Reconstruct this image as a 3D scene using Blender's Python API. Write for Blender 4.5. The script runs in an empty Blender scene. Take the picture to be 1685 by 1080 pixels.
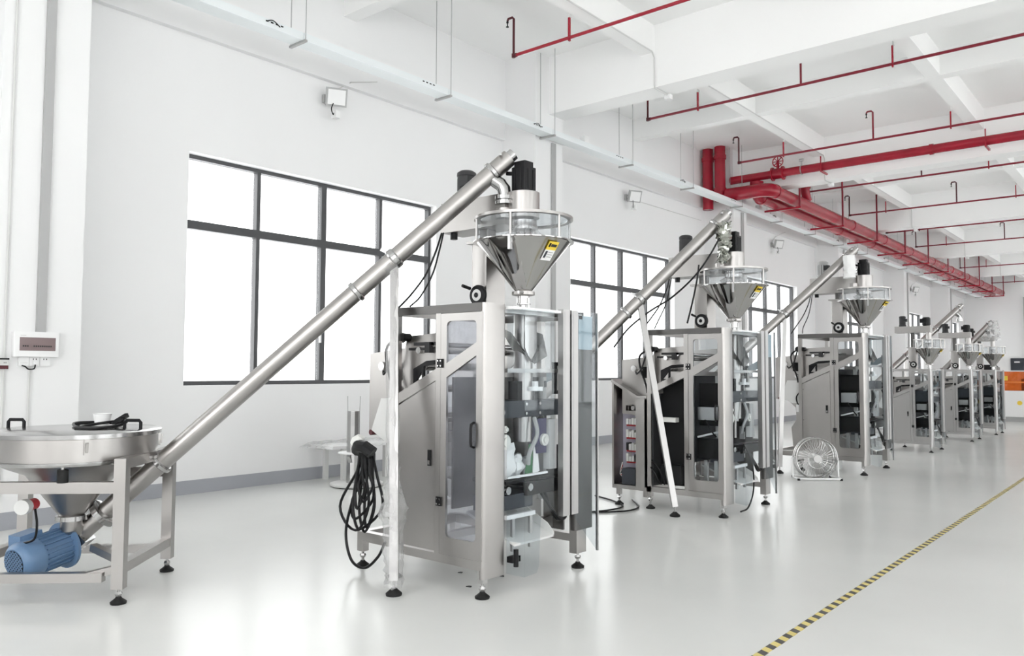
import bpy, math, random
from mathutils import Vector, Matrix

random.seed(7)
PI = math.pi
scene = bpy.context.scene
col = scene.collection

# ---------------------------------------------------------------- camera
F_PX, CAM_H = 1314.7, 1.55
YAW, PITCH, ROLL = (math.radians(a) for a in (39.942, 3.050, 0.232))
fwd = Vector((-math.sin(YAW) * math.cos(PITCH), math.cos(YAW) * math.cos(PITCH), math.sin(PITCH)))
rt = fwd.cross(Vector((0, 0, 1))).normalized()
up = rt.cross(fwd)
rt, up = rt * math.cos(ROLL) + up * math.sin(ROLL), -rt * math.sin(ROLL) + up * math.cos(ROLL)
CAM = Vector((0, 0, CAM_H))
cam_d = bpy.data.cameras.new('camera')
cam_d.sensor_width = 36.0
cam_d.lens = F_PX * 36.0 / 1685.0
cam_d.clip_end = 300
cam = bpy.data.objects.new('camera', cam_d)
col.objects.link(cam)
cam.matrix_world = Matrix(((rt.x, up.x, -fwd.x, CAM.x), (rt.y, up.y, -fwd.y, CAM.y), (rt.z, up.z, -fwd.z, CAM.z), (0, 0, 0, 1)))
scene.camera = cam


def ray(px, py):
    return fwd + rt * ((px - 842.5) / F_PX) - up * ((py - 540) / F_PX)


def at_depth(px, py, d):
    return CAM + ray(px, py) * d


# ---------------------------------------------------------------- light
world = bpy.data.worlds.new('overcast_sky')
scene.world = world
world.use_nodes = True
bg = world.node_tree.nodes['Background']
bg.inputs[0].default_value = (1.0, 1.0, 1.0, 1)
bg.inputs[1].default_value = 2.0
vs = scene.view_settings
vs.view_transform = 'Standard'
vs.look = 'None'
vs.gamma = 1.0
vs.use_curve_mapping = False
vs.exposure = 1.13
scene.cycles.max_bounces = 14
scene.cycles.diffuse_bounces = 7
scene.cycles.transparent_max_bounces = 24
scene.cycles.sample_clamp_indirect = 12

# ---------------------------------------------------------------- materials
MATS = {}


def mat(name, rgb, metal=0.0, rough=0.5, spec=0.5, noise=None, bump=None, aniso=None, coat=0.0, emit=None):
    """noise=(scale, amount[, stretch xyz]) varies the colour, bump=(scale, strength[, stretch])."""
    m = bpy.data.materials.new(name)
    m.use_nodes = True
    nt = m.node_tree
    b = nt.nodes['Principled BSDF']
    b.inputs['Base Color'].default_value = (*rgb, 1)
    b.inputs['Metallic'].default_value = metal
    b.inputs['Roughness'].default_value = rough
    b.inputs['Specular IOR Level'].default_value = spec
    b.inputs['Coat Weight'].default_value = coat

    def tex(scale, stretch):
        tc = nt.nodes.new('ShaderNodeTexCoord')
        mp = nt.nodes.new('ShaderNodeMapping')
        mp.inputs['Scale'].default_value = stretch
        n = nt.nodes.new('ShaderNodeTexNoise')
        n.inputs['Scale'].default_value = scale
        n.inputs['Detail'].default_value = 4
        nt.links.new(tc.outputs['Object'], mp.inputs['Vector'])
        nt.links.new(mp.outputs['Vector'], n.inputs['Vector'])
        return n
    if noise:
        n = tex(noise[0], noise[2] if len(noise) > 2 else (1, 1, 1))
        r = nt.nodes.new('ShaderNodeValToRGB')
        a = noise[1]
        r.color_ramp.elements[0].position = .3
        r.color_ramp.elements[1].position = .7
        r.color_ramp.elements[0].color = (*[max(0, c * (1 - a)) for c in rgb], 1)
        r.color_ramp.elements[1].color = (*[min(1, c * (1 + a)) for c in rgb], 1)
        nt.links.new(n.outputs['Fac'], r.inputs['Fac'])
        nt.links.new(r.outputs['Color'], b.inputs['Base Color'])
    if bump:
        n = tex(bump[0], bump[2] if len(bump) > 2 else (1, 1, 1))
        bp = nt.nodes.new('ShaderNodeBump')
        bp.inputs['Strength'].default_value = bump[1]
        bp.inputs['Distance'].default_value = .01
        nt.links.new(n.outputs['Fac'], bp.inputs['Height'])
        nt.links.new(bp.outputs['Normal'], b.inputs['Normal'])
    MATS[name] = m
    return m


def clear_mat(name, tint, haze=0.0, gloss=0.004, rough=0.03, haze_rgb=(.85, .86, .88)):
    m = bpy.data.materials.new(name)
    m.use_nodes = True
    nt = m.node_tree
    nt.nodes.clear()
    out = nt.nodes.new('ShaderNodeOutputMaterial')
    tr = nt.nodes.new('ShaderNodeBsdfTransparent')
    tr.inputs[0].default_value = (*tint, 1)
    gl = nt.nodes.new('ShaderNodeBsdfGlossy')
    gl.inputs['Roughness'].default_value = rough
    lw = nt.nodes.new('ShaderNodeLayerWeight')
    lw.inputs['Blend'].default_value = .25
    ma = nt.nodes.new('ShaderNodeMath')
    ma.operation = 'MULTIPLY_ADD'
    ma.inputs[1].default_value = .07
    ma.inputs[2].default_value = gloss
    nt.links.new(lw.outputs['Fresnel'], ma.inputs[0])
    mx = nt.nodes.new('ShaderNodeMixShader')
    nt.links.new(ma.outputs[0], mx.inputs[0])
    nt.links.new(tr.outputs[0], mx.inputs[1])
    nt.links.new(gl.outputs[0], mx.inputs[2])
    last = mx
    if haze:
        df = nt.nodes.new('ShaderNodeBsdfDiffuse')
        df.inputs[0].default_value = (*haze_rgb, 1)
        tl = nt.nodes.new('ShaderNodeBsdfTranslucent')
        tl.inputs[0].default_value = (*haze_rgb, 1)
        m1 = nt.nodes.new('ShaderNodeMixShader')
        nt.links.new(df.outputs[0], m1.inputs[1])
        nt.links.new(tl.outputs[0], m1.inputs[2])
        m2 = nt.nodes.new('ShaderNodeMixShader')
        n = nt.nodes.new('ShaderNodeTexNoise')
        n.inputs['Scale'].default_value = 6
        mm = nt.nodes.new('ShaderNodeMath')
        mm.operation = 'MULTIPLY'
        mm.inputs[1].default_value = haze * 2
        nt.links.new(n.outputs['Fac'], mm.inputs[0])
        nt.links.new(mm.outputs[0], m2.inputs[0])
        nt.links.new(mx.outputs[0], m2.inputs[1])
        nt.links.new(m1.outputs[0], m2.inputs[2])
        last = m2
    nt.links.new(last.outputs[0], out.inputs[0])
    MATS[name] = m
    return m


mat('wall_paint', (.83, .83, .832), rough=.6, spec=.3, noise=(.6, .012), bump=(9, .03))
mat('ceiling_paint', (.93, .93, .925), rough=.75, spec=.2, noise=(.5, .01))
mat('baseboard_paint', (.36, .37, .40), rough=.5)
fl = mat('floor_epoxy', (.67, .675, .66), rough=.22, spec=.14, noise=(.55, .045), bump=(2.2, .035))
mat('window_metal', (.055, .056, .06), rough=.4)
mat('steel', (.42, .404, .392), metal=1, rough=.32, noise=(2.5, .06, (1, 1, 1)), bump=(60, .03, (1, 1, .03)))
mat('steel_dark', (.125, .121, .118), metal=1, rough=.36, noise=(3, .08))
mat('steel_bright', (.45, .447, .443), metal=1, rough=.17, noise=(3, .04))
mat('steel_mirror', (.46, .45, .44), metal=1, rough=.07)
mat('aluminium', (.47, .463, .458), metal=1, rough=.38)
mat('grey_paint', (.42, .42, .42), rough=.45)
mat('trunk_grey', (.42, .42, .42), rough=.5)
mat('light_grey', (.66, .66, .65), rough=.5)
mat('white_plastic', (.86, .86, .86), rough=.4)
mat('cream', (.75, .75, .72), rough=.5)
mat('black', (.008, .008, .009), rough=.38, spec=.25)
mat('black_soft', (.012, .012, .013), rough=.6, spec=.25)
mat('dark_grey', (.035, .035, .037), rough=.5, spec=.3)
mat('charcoal_blue', (.045, .05, .06), rough=.45, spec=.3)
mat('blue_paint', (.12, .21, .35), rough=.4, noise=(9, .08))
mat('red_paint', (.33, .011, .028), rough=.24, spec=.45, noise=(4, .12))
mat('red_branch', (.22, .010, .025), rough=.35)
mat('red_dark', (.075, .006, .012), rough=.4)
mat('red', (.5, .03, .04), rough=.4)
mat('tray_white', (.80, .84, .85), rough=.4)
mat('tape_yellow', (.72, .60, .22), rough=.5, noise=(14, .1))
mat('tape_black', (.09, .085, .08), rough=.5, noise=(14, .2))
mat('tape_grey', (.42, .41, .36), rough=.5)
mat('sticker_yellow', (.85, .62, .06), rough=.5)
mat('orange', (.72, .20, .04), rough=.3)
mat('green', (.02, .16, .05), rough=.5)
mat('violet_plastic', (.05, .045, .12), rough=.4)
mat('cabinet_inner', (.48, .46, .55), rough=.45)
mat('blue_film', (.40, .50, .56), rough=.3)
mat('brown_glass', (.23, .17, .17), rough=.12)
mat('rubber', (.012, .012, .012), rough=.6, spec=.3)
clear_mat('acrylic', (.90, .92, .93))
clear_mat('acrylic_hazy', (.86, .87, .90), haze=.13, gloss=.02, rough=.08, haze_rgb=(.62, .63, .68))
clear_mat('window_glass', (.97, .98, .98), gloss=.03)
clear_mat('hopper_glass', (.90, .92, .93), haze=.08, gloss=.04)
clear_mat('orange_acrylic', (.92, .42, .16), haze=.16, gloss=.07, haze_rgb=(.85, .32, .1))
clear_mat('plastic_film', (.92, .92, .92), haze=.2, gloss=.06, rough=.15, haze_rgb=(.9, .9, .9))


# ---------------------------------------------------------------- mesh helpers
class MB:
    def __init__(self, M=None):
        self.v, self.f, self.M = [], [], M

    def _add(self, vs, fs):
        o = len(self.v)
        if self.M is not None:
            vs = [self.M @ Vector(p) for p in vs]
        self.v += [tuple(p) for p in vs]
        self.f += [tuple(i + o for i in f) for f in fs]
        return self

    def box(self, x0, x1, y0, y1, z0, z1):
        x0, x1 = sorted((x0, x1)); y0, y1 = sorted((y0, y1)); z0, z1 = sorted((z0, z1))
        return self._add([(x0, y0, z0), (x1, y0, z0), (x1, y1, z0), (x0, y1, z0), (x0, y0, z1), (x1, y0, z1), (x1, y1, z1), (x0, y1, z1)],
                         [(3, 2, 1, 0), (4, 5, 6, 7), (0, 1, 5, 4), (1, 2, 6, 5), (2, 3, 7, 6), (3, 0, 4, 7)])

    def cbox(self, c, s):
        return self.box(c[0] - s[0] / 2, c[0] + s[0] / 2, c[1] - s[1] / 2, c[1] + s[1] / 2, c[2] - s[2] / 2, c[2] + s[2] / 2)

    def rbox(self, x0, x1, y0, y1, z0, z1, r, n=4):
        """box with rounded vertical edges"""
        x0, x1 = sorted((x0, x1)); y0, y1 = sorted((y0, y1))
        pts = []
        for cx, cy, a0 in ((x1 - r, y1 - r, 0), (x0 + r, y1 - r, 90), (x0 + r, y0 + r, 180), (x1 - r, y0 + r, 270)):
            for k in range(n + 1):
                a = math.radians(a0 + 90 * k / n)
                pts.append((cx + r * math.cos(a), cy + r * math.sin(a)))
        return self.prism(pts, 'z', z0, z1)

    def prism(self, poly, axis, a0, a1):
        """extrude a 2-D polygon: axis z -> (x,y), y -> (x,z), x -> (y,z)"""
        def P(p, a):
            return {'z': (p[0], p[1], a), 'y': (p[0], a, p[1]), 'x': (a, p[0], p[1])}[axis]
        n = len(poly)
        ar = sum(poly[i][0] * poly[(i + 1) % n][1] - poly[(i + 1) % n][0] * poly[i][1] for i in range(n))
        if (ar < 0) != (axis == 'y'):
            poly = poly[::-1]
        a0, a1 = sorted((a0, a1))
        vs = [P(p, a0) for p in poly] + [P(p, a1) for p in poly]
        fs = [tuple(range(n))[::-1], tuple(range(n, 2 * n))]
        fs += [(i, (i + 1) % n, (i + 1) % n + n, i + n) for i in range(n)]
        return self._add(vs, fs)

    def bar(self, p, q, w, h=None, upv=(0, 0, 1)):
        """square bar from p to q"""
        p, q = Vector(p), Vector(q)
        h = h or w
        d = (q - p).normalized()
        s = d.cross(Vector(upv))
        if s.length < 1e-4:
            s = d.cross(Vector((1, 0, 0)))
        s.normalize()
        t = s.cross(d)
        vs = []
        for e in (p, q):
            for a, b in ((-1, -1), (1, -1), (1, 1), (-1, 1)):
                vs.append(e + s * (a * w / 2) + t * (b * h / 2))
        return self._add(vs, [(0, 1, 2, 3), (7, 6, 5, 4), (0, 4, 5, 1), (1, 5, 6, 2), (2, 6, 7, 3), (3, 7, 4, 0)])

    def cyl(self, p, q, r0, r1=None, n=16, caps=True):
        r1 = r0 if r1 is None else r1
        return self.lathe([(r0, 0), (r1, 1)], p, q, n, caps)

    def lathe(self, prof, p=(0, 0, 0), q=(0, 0, 1), n=24, caps=True):
        """profile (radius, t) round the axis p->q, t measured as a fraction of p->q"""
        p, q = Vector(p), Vector(q)
        ax = q - p
        d = ax.normalized()
        s = d.orthogonal().normalized()
        t = d.cross(s)
        vs, fs = [], []
        for r, a in prof:
            for k in range(n):
                an = 2 * PI * k / n
                vs.append(p + ax * a + s * (r * math.cos(an)) + t * (r * math.sin(an)))
        for i in range(len(prof) - 1):
            for k in range(n):
                k2 = (k + 1) % n
                fs.append((i * n + k, i * n + k2, (i + 1) * n + k2, (i + 1) * n + k))
        if caps:
            if prof[0][0] > 1e-6:
                fs.append(tuple(range(n))[::-1])
            if prof[-1][0] > 1e-6:
                fs.append(tuple(range((len(prof) - 1) * n, len(prof) * n)))
        return self._add(vs, fs)

    def tube(self, pts, r, n=8, closed=False):
        pts = [Vector(p) for p in pts]
        m = len(pts)
        vs, fs = [], []
        s = None
        for i, p in enumerate(pts):
            a = pts[(i - 1) % m] if (closed or i > 0) else p
            b = pts[(i + 1) % m] if (closed or i < m - 1) else p
            d = (b - a).normalized()
            if s is None:
                s = d.orthogonal().normalized()
            else:
                s = (s - d * s.dot(d)).normalized()
            t = d.cross(s)
            for k in range(n):
                an = 2 * PI * k / n
                vs.append(p + s * (r * math.cos(an)) + t * (r * math.sin(an)))
        for i in range(m if closed else m - 1):
            j = (i + 1) % m
            for k in range(n):
                k2 = (k + 1) % n
                fs.append((i * n + k, i * n + k2, j * n + k2, j * n + k))
        if not closed:
            fs += [tuple(range(n))[::-1], tuple(range((m - 1) * n, m * n))]
        return self._add(vs, fs)

    def quad(self, a, b, c, d, th=.004):
        """thin sheet with thickness"""
        a, b, c, d = map(Vector, (a, b, c, d))
        nrm = (b - a).cross(d - a).normalized() * (th / 2)
        vs = [p - nrm for p in (a, b, c, d)] + [p + nrm for p in (a, b, c, d)]
        return self._add(vs, [(3, 2, 1, 0), (4, 5, 6, 7), (0, 1, 5, 4), (1, 2, 6, 5), (2, 3, 7, 6), (3, 0, 4, 7)])

    def ring(self, c, r, tube_r, axis='z', n=32, m=8):
        pts = []
        for k in range(n):
            a = 2 * PI * k / n
            x, y = r * math.cos(a), r * math.sin(a)
            pts.append({'z': (c[0] + x, c[1] + y, c[2]), 'x': (c[0], c[1] + x, c[2] + y), 'y': (c[0] + x, c[1], c[2] + y)}[axis])
        return self.tube(pts, tube_r, m, closed=True)

    def build(self, name, m, parent=None, smooth=True):
        me = bpy.data.meshes.new(name)
        me.from_pydata(self.v, [], self.f)
        me.materials.append(MATS[m])
        if smooth:
            me.polygons.foreach_set('use_smooth', [True] * len(me.polygons))
            me.set_sharp_from_angle(angle=math.radians(32))
        me.update()
        o = bpy.data.objects.new(name, me)
        col.objects.link(o)
        if parent is not None:
            o.parent = parent
        return o


def spline(ctrl, n=8):
    """Catmull-Rom through the control points"""
    P = [Vector(p) for p in ctrl]
    P = [P[0] * 2 - P[1]] + P + [P[-1] * 2 - P[-2]]
    out = []
    for i in range(1, len(P) - 2):
        for k in range(n):
            t = k / n
            a, b, c, d = P[i - 1], P[i], P[i + 1], P[i + 2]
            out.append(.5 * ((2 * b) + (c - a) * t + (2 * a - 5 * b + 4 * c - d) * t * t + (3 * b - a - 3 * c + d) * t ** 3))
    out.append(P[-2])
    return out


def tag(o, label, cat, group=None):
    o['label'] = label
    o['category'] = cat
    if group:
        o['group'] = group
    return o


def thing(name, label, cat, loc=(0, 0, 0), rz=0, group=None, s=1.0):
    o = bpy.data.objects.new(name, None)
    o.empty_display_size = .1
    col.objects.link(o)
    o.location = loc
    o.rotation_euler = (0, 0, rz)
    o.scale = (s, s, s)
    return tag(o, label, cat, group)


def struct(o):
    o['kind'] = 'structure'
    return o


def setting(name, loc=(0, 0, 0)):
    o = bpy.data.objects.new(name, None)
    o.empty_display_size = .1
    col.objects.link(o)
    o.location = loc
    return struct(o)


def lab(o, label):
    o['label'] = label
    return o


def dup(root, loc, rz=None, label=None):
    r = root.copy()
    col.objects.link(r)
    r.location = loc
    if rz is not None:
        r.rotation_euler = (0, 0, rz)
    if label:
        r['label'] = label
    for ch in list(root.children):
        c = ch.copy()
        col.objects.link(c)
        c.parent = r
        for g in list(ch.children):
            d = g.copy()
            col.objects.link(d)
            d.parent = c
    return r


# ================================================================ the building
XW, XR, Y0, Y1 = -9.5, 10.0, -5.2, 52.0      # left wall, right wall, back wall, far wall
ZC, BAY = 7.27, 8.2
BEAM_Y = [3.26 + BAY * k for k in range(-1, 6)]

struct(MB().box(XW - .3, XR + .3, Y0 - .3, Y1 + .3, -.2, 0).build('floor', 'floor_epoxy'))
struct(MB().box(XW - .3, XR + .3, Y0 - .3, Y1 + .3, ZC, ZC + .2).build('ceiling', 'ceiling_paint'))
struct(MB().box(XW - .3, XR + .3, Y1, Y1 + .3, 0, ZC).build('wall_far', 'wall_paint'))

WIN = [(5.0 + BAY * k, 9.36 + BAY * k) for k in range(-1, 6)]
WZ0, WZ1 = 1.345, 4.30


def window_wall(name, xin, xout, wins, z0, z1):
    m = MB()
    m.box(xin, xout, Y0 - .3, Y1, 0, z0)
    m.box(xin, xout, Y0 - .3, Y1, z1, ZC)
    ys = [Y0 - .3]
    for a, b in wins:
        ys += [a, b]
    ys.append(Y1)
    for i in range(0, len(ys), 2):
        m.box(xin, xout, ys[i], ys[i + 1], z0, z1)
    return struct(m.build(name, 'wall_paint', smooth=False))


window_wall('wall_left', XW, XW - .28, WIN, WZ0, WZ1)
window_wall('wall_right', XR, XR + .28, [(a - .7, b + .7) for a, b in WIN], .12, 5.7)  # unseen wall; openings enlarged towards the floor to light the ceiling
mb = MB()
mb.box(XW - .3, XR + .3, Y0 - .3, Y0, 0, 1.0).box(XW - .3, XR + .3, Y0 - .3, Y0, 5.6, ZC)
bys = [XW - .3, -5.2, -.6, .4, 4.6, 5.4, 9.0, XR + .3]  # openings in the unseen wall, placed to light the faces turned to the camera
for i in range(0, len(bys), 2):
    mb.box(bys[i], bys[i + 1], Y0 - .3, Y0, 1.0, 5.6)
struct(mb.build('wall_back', 'wall_paint', smooth=False))


def window(n, a, b, x, z0, z1, zt, sgn):
    w = setting('window_%d' % n, (x, a, z0))
    L, H, T = b - a, z1 - z0, zt - z0
    d = .05

    def part(nm, y0, y1, za, zb, dd=d):
        MB().box(-dd, dd, y0, y1, za, zb).build(nm, 'window_metal', w)
    part('frame_rail', 0, L, 0, .055)
    part('frame_rail', 0, L, H - .05, H)
    part('frame_stile', 0, .03, .055, H - .05)
    part('frame_stile', L - .05, L, .055, H - .05)
    part('transom', .03, L - .05, T - .055, T + .055)
    for i in (1, 2, 3):
        hw = .045 if i == 2 else .028
        part('mullion', L * i / 4 - hw, L * i / 4 + hw, .055, T - .055)
        part('mullion', L * i / 4 - hw, L * i / 4 + hw, T + .055, H - .05)
    for i in range(4):
        for za, zb in ((.055, T - .055), (T + .055, H - .05)):
            MB().box(-.006, .006, L * i / 4 + .05, L * (i + 1) / 4 - .05, za, zb).build('pane', 'window_glass', w)
    return w


for k, (a, b) in enumerate(WIN):
    w = window(k + 1, a, b, XW - .19, WZ0, WZ1, 3.40, 1)
    if k == 1:
        MB().box(.05, .075, 2.12, 2.15, .60, .72).build('window_handle', 'white_plastic', w)
for k, (a, b) in enumerate(WIN):
    window(k + 8, a - .7, b + .7, XR + .14, .12, 5.7, 3.2, -1)

# ring beam on the left wall, columns, deep beams, joists
struct(MB().box(XW, XW + .09, Y0, Y1, 5.78, ZC).build('trim_1', 'wall_paint', smooth=False))
struct(MB().box(XR, XR - .09, Y0, Y1, 5.78, ZC).build('trim_2', 'wall_paint', smooth=False))
COLS = [(-5.4, -4.6), (2.66, 3.46)] + [(11.02 + BAY * k, 11.83 + BAY * k) for k in range(5)]
for k, (a, b) in enumerate(COLS):
    struct(MB().box(XW, -8.70, a, b, 0, ZC).build('column', 'wall_paint', smooth=False))
    struct(MB().box(XR, XR - .8, a, b, 0, ZC).build('column', 'wall_paint', smooth=False))
for y in BEAM_Y:
    struct(MB().box(-8.70, XR - .8, y - .045, y + .445, 6.22, ZC).build('ceiling_beam', 'ceiling_paint', smooth=False))
    struct(MB().box(XW + .09, XR - .09, y + BAY / 2 - .06, y + BAY / 2 + .18, 6.81, ZC).build('ceiling_joist', 'ceiling_paint', smooth=False))
for x in (-6.64, -3.24, .16, 3.56, 6.96):
    struct(MB().box(x - .12, x + .12, Y0, Y1, 6.812, ZC).build('ceiling_joist', 'ceiling_paint', smooth=False))

# baseboards follow the wall and step round the columns
m = MB()
ye = Y0
for a, b in COLS:
    m.box(XW, XW + .012, ye, a, 0, .17)
    m.box(XW, -8.688, a - .012, a, 0, .17)
    m.box(-8.70, -8.688, a, b, 0, .17)
    m.box(XW, -8.688, b, b + .012, 0, .17)
    ye = b
m.box(XW, XW + .012, ye, Y1, 0, .17)
struct(m.build('baseboard_left', 'baseboard_paint', smooth=False))
struct(MB().box(XW, XR, Y1 - .012, Y1, 0, .17).build('baseboard_far', 'baseboard_paint', smooth=False))

# ================================================================ floor tape
tape = thing('floor_tape', 'yellow and black striped marking tape along the grey floor', 'tape', (-1.82, 3.4, 0))
st = .0605
my = MB().prism([(-.026, .012), (.026, -.012), (.026, st - .012), (-.026, st + .012)], 'z', .0005, .0022)
ymesh = my.build('yellow_stripe', 'tape_yellow', tape, smooth=False)
kmesh = my.build('black_stripe', 'tape_black', tape, smooth=False)
kmesh.location.y = st
NS = 290
for i in range(2, NS):
    o = (ymesh if i % 2 == 0 else kmesh).copy()
    col.objects.link(o)
    o.location = (random.uniform(-.002, .002), i * st, 0)
m = MB()
for i in range(NS, 780, 2):
    m.box(-.026, .026, i * st, (i + 1) * st, .0005, .002)
o = m.build('far_yellow_stripes', 'tape_yellow', tape, smooth=False)
o['kind'] = 'stuff'
m = MB()
for i in range(NS + 1, 780, 2):
    m.box(-.026, .026, i * st, (i + 1) * st, .0005, .002)
o = m.build('far_black_stripes', 'tape_black', tape, smooth=False)
o['kind'] = 'stuff'

# ================================================================ ceiling services
# ---- white cable tray hung along the wall
TX0, TX1, TZ = -8.64, -8.40, 5.72
tray = thing('cable_tray', 'long white cable tray hung on thin rods along the window wall', 'cable tray', (TX0, 0, TZ))
TE = 51.9
wtr = TX1 - TX0
ys = [Y0 + .1, 3.3] + [5.9 + 2.62 * k for k in range(18)] + [TE]
for a, b in zip(ys[:-1], ys[1:]):
    MB().box(0, wtr, a + .003, b - .003, 0, .006).box(wtr - .006, wtr, a + .003, b - .003, .006, .10).box(0, .006, a + .003, b - .003, .006, .10).box(.006, wtr - .006, a + .003, b - .003, .094, .10).build('tray_section', 'tray_white', tray, smooth=False)
for y in ys[1:-1]:
    MB().box(-.05, wtr + .05, y - .02, y + .02, -.03, -.002).build('bracket', 'aluminium', tray)
    for x in (-.04, wtr + .04):
        MB().cyl((x, y, -.03), (x, y, ZC - TZ), .006, n=6).build('hanger_rod', 'grey_paint', tray)
for k in range(14):
    y = 5.35 + 2.62 * k
    m = MB()
    for j in range(4):
        m.box(wtr, wtr + .004, y + j * .07, y + j * .07 + .035, .06, .075)
    m.build('cable_slot', 'black', tray)
    if k % 2 == 0:
        MB().tube(spline([(wtr + .004, y, .06), (wtr + .03, y + .08, .085), (wtr + .004, y + .2, .05)]), .006, 6).build('cable_loop', 'black', tray)
for y in (12.2, 20.3):
    MB().box(.07, .19, y, y + .14, .10, .25).build('junction_box', 'white_plastic', tray)

# ---- sprinkler branch pipes, one every half bay
PZ = 6.47
for k in range(11):
    y = 9.40 + 4.1 * k + (.1 if k > 1 else 0)
    where = ['nearest red sprinkler pipe crossing high under the ceiling, gooseneck end at far left',
             'second nearest red sprinkler pipe, crossing just behind the deep white beam',
             'third red sprinkler pipe, running just above the thick red main',
             'fourth sprinkler pipe, just behind the thick red main and its beam',
             'fifth sprinkler pipe, dark at its wall end, before the third deep beam',
             'sixth sprinkler pipe, touching the third deep beam soffit'][k] if k < 6 else 'thin sprinkler pipe far down the hall, ' + ('seventh from the camera', 'eighth from the camera', 'ninth from the camera', 'last but one', 'nearest the far wall')[k - 6]
    t = thing('sprinkler_pipe', where, 'pipe', (-7.86, y, PZ), group='red sprinkler branch pipes')
    L = XR - .2 + 7.86
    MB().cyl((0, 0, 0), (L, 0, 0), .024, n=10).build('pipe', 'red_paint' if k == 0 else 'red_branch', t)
    MB().cyl((0, 0, -.03), (0, 0, .03), .032, n=10).cyl((-.01, 0, 0), (.06, 0, 0), .032, n=10).build('elbow', 'red_dark', t)
    for i, rx in enumerate((0, 3.0, 6.3, 9.7, 13.1)):
        g = .62
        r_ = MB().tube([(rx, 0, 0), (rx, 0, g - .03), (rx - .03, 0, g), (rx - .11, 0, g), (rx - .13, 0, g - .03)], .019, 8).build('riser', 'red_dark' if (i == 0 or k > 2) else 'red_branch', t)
        MB().lathe([(.015, 0), (.02, .3), (.009, .4), (.009, .85), (.024, .9), (.024, 1)], (rx - .13, 0, g - .03), (rx - .13, 0, g - .13), 8).build('sprinkler_head', 'black', r_)
    for hx in (-6.79, -3.39, .01, 3.41, 6.81):
        x = hx + 7.86
        MB().box(x - .012, x + .012, -.02, .02, -.05, .30).build('hanger_strap', 'red_paint', t)
        MB().box(x, x + .03, -.02, .02, .30, .50).build('strap_plate', 'light_grey', t)

# ---- big red main crossing in front of the second deep beam
RM_Y, RM_Z = 19.13, 6.43
rm = thing('fire_main', 'thick red fire main with valve wheel crossing under the ceiling', 'pipe', (-8.75, RM_Y, RM_Z))
MB().cyl((.03, 0, 0), (XR + 7.9, 0, 0), .10, n=20).build('pipe', 'red_paint', rm)
for x in (1.32, 4.70, 8.2):
    MB().cyl((x - .04, 0, 0), (x + .04, 0, 0), .118, n=20).build('coupling', 'red_paint', rm)
v = MB().cyl((1.10, 0, 0), (1.42, 0, 0), .13, n=20).cyl((1.12, 0, 0), (1.15, 0, 0), .17, n=20).cyl((1.38, 0, 0), (1.41, 0, 0), .17, n=20).cyl((1.265, 0, 0), (1.265, 0, .26), .035, n=10).build('gate_valve', 'red_paint', rm)
m = MB().ring((1.265, 0, .30), .13, .014, 'y', 24, 6)
for a in range(4):
    an = PI / 4 * a
    m.bar((1.265 - .13 * math.cos(an), 0, .30 - .13 * math.sin(an)), (1.265 + .13 * math.cos(an), 0, .30 + .13 * math.sin(an)), .018)
m.build('handwheel', 'red_paint', v)
MB().ring((1.85, 0, 0), .108, .012, 'x', 20, 6).cyl((1.85, 0, .1), (1.85, 0, .22), .02, n=8).cyl((1.80, 0, .24), (1.90, 0, .24), .035, n=10).build('pressure_tap', 'aluminium', rm)
for x in (2.35, 5.75, 9.1, 12.5):
    MB().bar((x, -.13, -.13), (x, .30, -.13), .04).bar((x, -.13, -.15), (x, -.13, .22), .035, .02).build('pipe_bracket', 'red_paint', rm)

# ---- two long red mains running along the wall, on trapeze hangers
for nm, x, r, ys_, z, label in (('fire_main', -7.58, .155, 19.05, 6.0, 'upper of two long red mains running away along the wall'),
                                ('fire_main', -8.03, .155, 19.30, 5.95, 'lower of two long red mains, beside the white cable tray')):
    t = thing(nm, label, 'pipe', (x, ys_, z), group='long red mains along the wall')
    MB().cyl((0, 0, 0), (0, 51.7 - ys_, 0), r, n=24).build('pipe', 'red_paint', t)
    if x > -7.7:
        pts = [(0, .1, 0)] + [(-.24 + .24 * math.cos(a), -.24 * math.sin(a), 0) for a in [PI / 2 * i / 6 for i in range(7)]] + [(-1.1, -.24, 0)]
    else:
        pts = [(0, .1, 0), (0, -.04, .02), (0, -.14, .08), (0, -.17, .2), (0, -.17, .35)]
    MB().tube(pts, r + .012, 20).build('elbow', 'red_paint', t)
    MB().cyl((0, .06, 0), (0, .14, 0), r + .025, n=24).build('coupling', 'red_paint', t)
    for k in range(8):
        yy = 6.0 + 3.4 * k
        MB().cyl((0, yy, 0), (0, yy + .09, 0), r + .015, n=24).build('coupling', 'red_paint', t)
t = thing('fire_riser', 'red drop elbow joining the upper long red main from above', 'pipe', (-7.58, 21.25, 6.0))
MB().tube([(0, 0, 1.26), (0, 0, .42), (0, .03, .32), (0, .10, .22), (0, .16, .15)], .115, 18).build('pipe', 'red_paint', t)
MB().cyl((0, 0, .45), (0, 0, .53), .145, n=18).build('coupling', 'red_paint', t)
ORD = ('nearest the camera', 'second from the camera', 'third from the camera', 'fourth from the camera', 'fifth from the camera', 'sixth from the camera', 'seventh from the camera', 'third from the far end', 'second from the far end', 'nearest the far wall')
for k in range(10):
    y = 20.3 + 3.4 * k
    t = thing('pipe_hanger', 'red trapeze hanger under the two long mains, ' + ORD[k], 'hanger', (-7.38, y, 5.77), group='red trapeze hangers')
    MB().box(-.93, .03, -.025, .025, -.03, .018).build('cross_bar', 'red_paint', t)
    MB().box(-.02, .02, -.025, .025, .018, ZC - 5.77).build('upright', 'red_branch', t)
    MB().cyl((-.87, 0, .018), (-.87, 0, ZC - 5.77), .007, n=6).build('hanger_rod', 'grey_paint', t)
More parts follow.
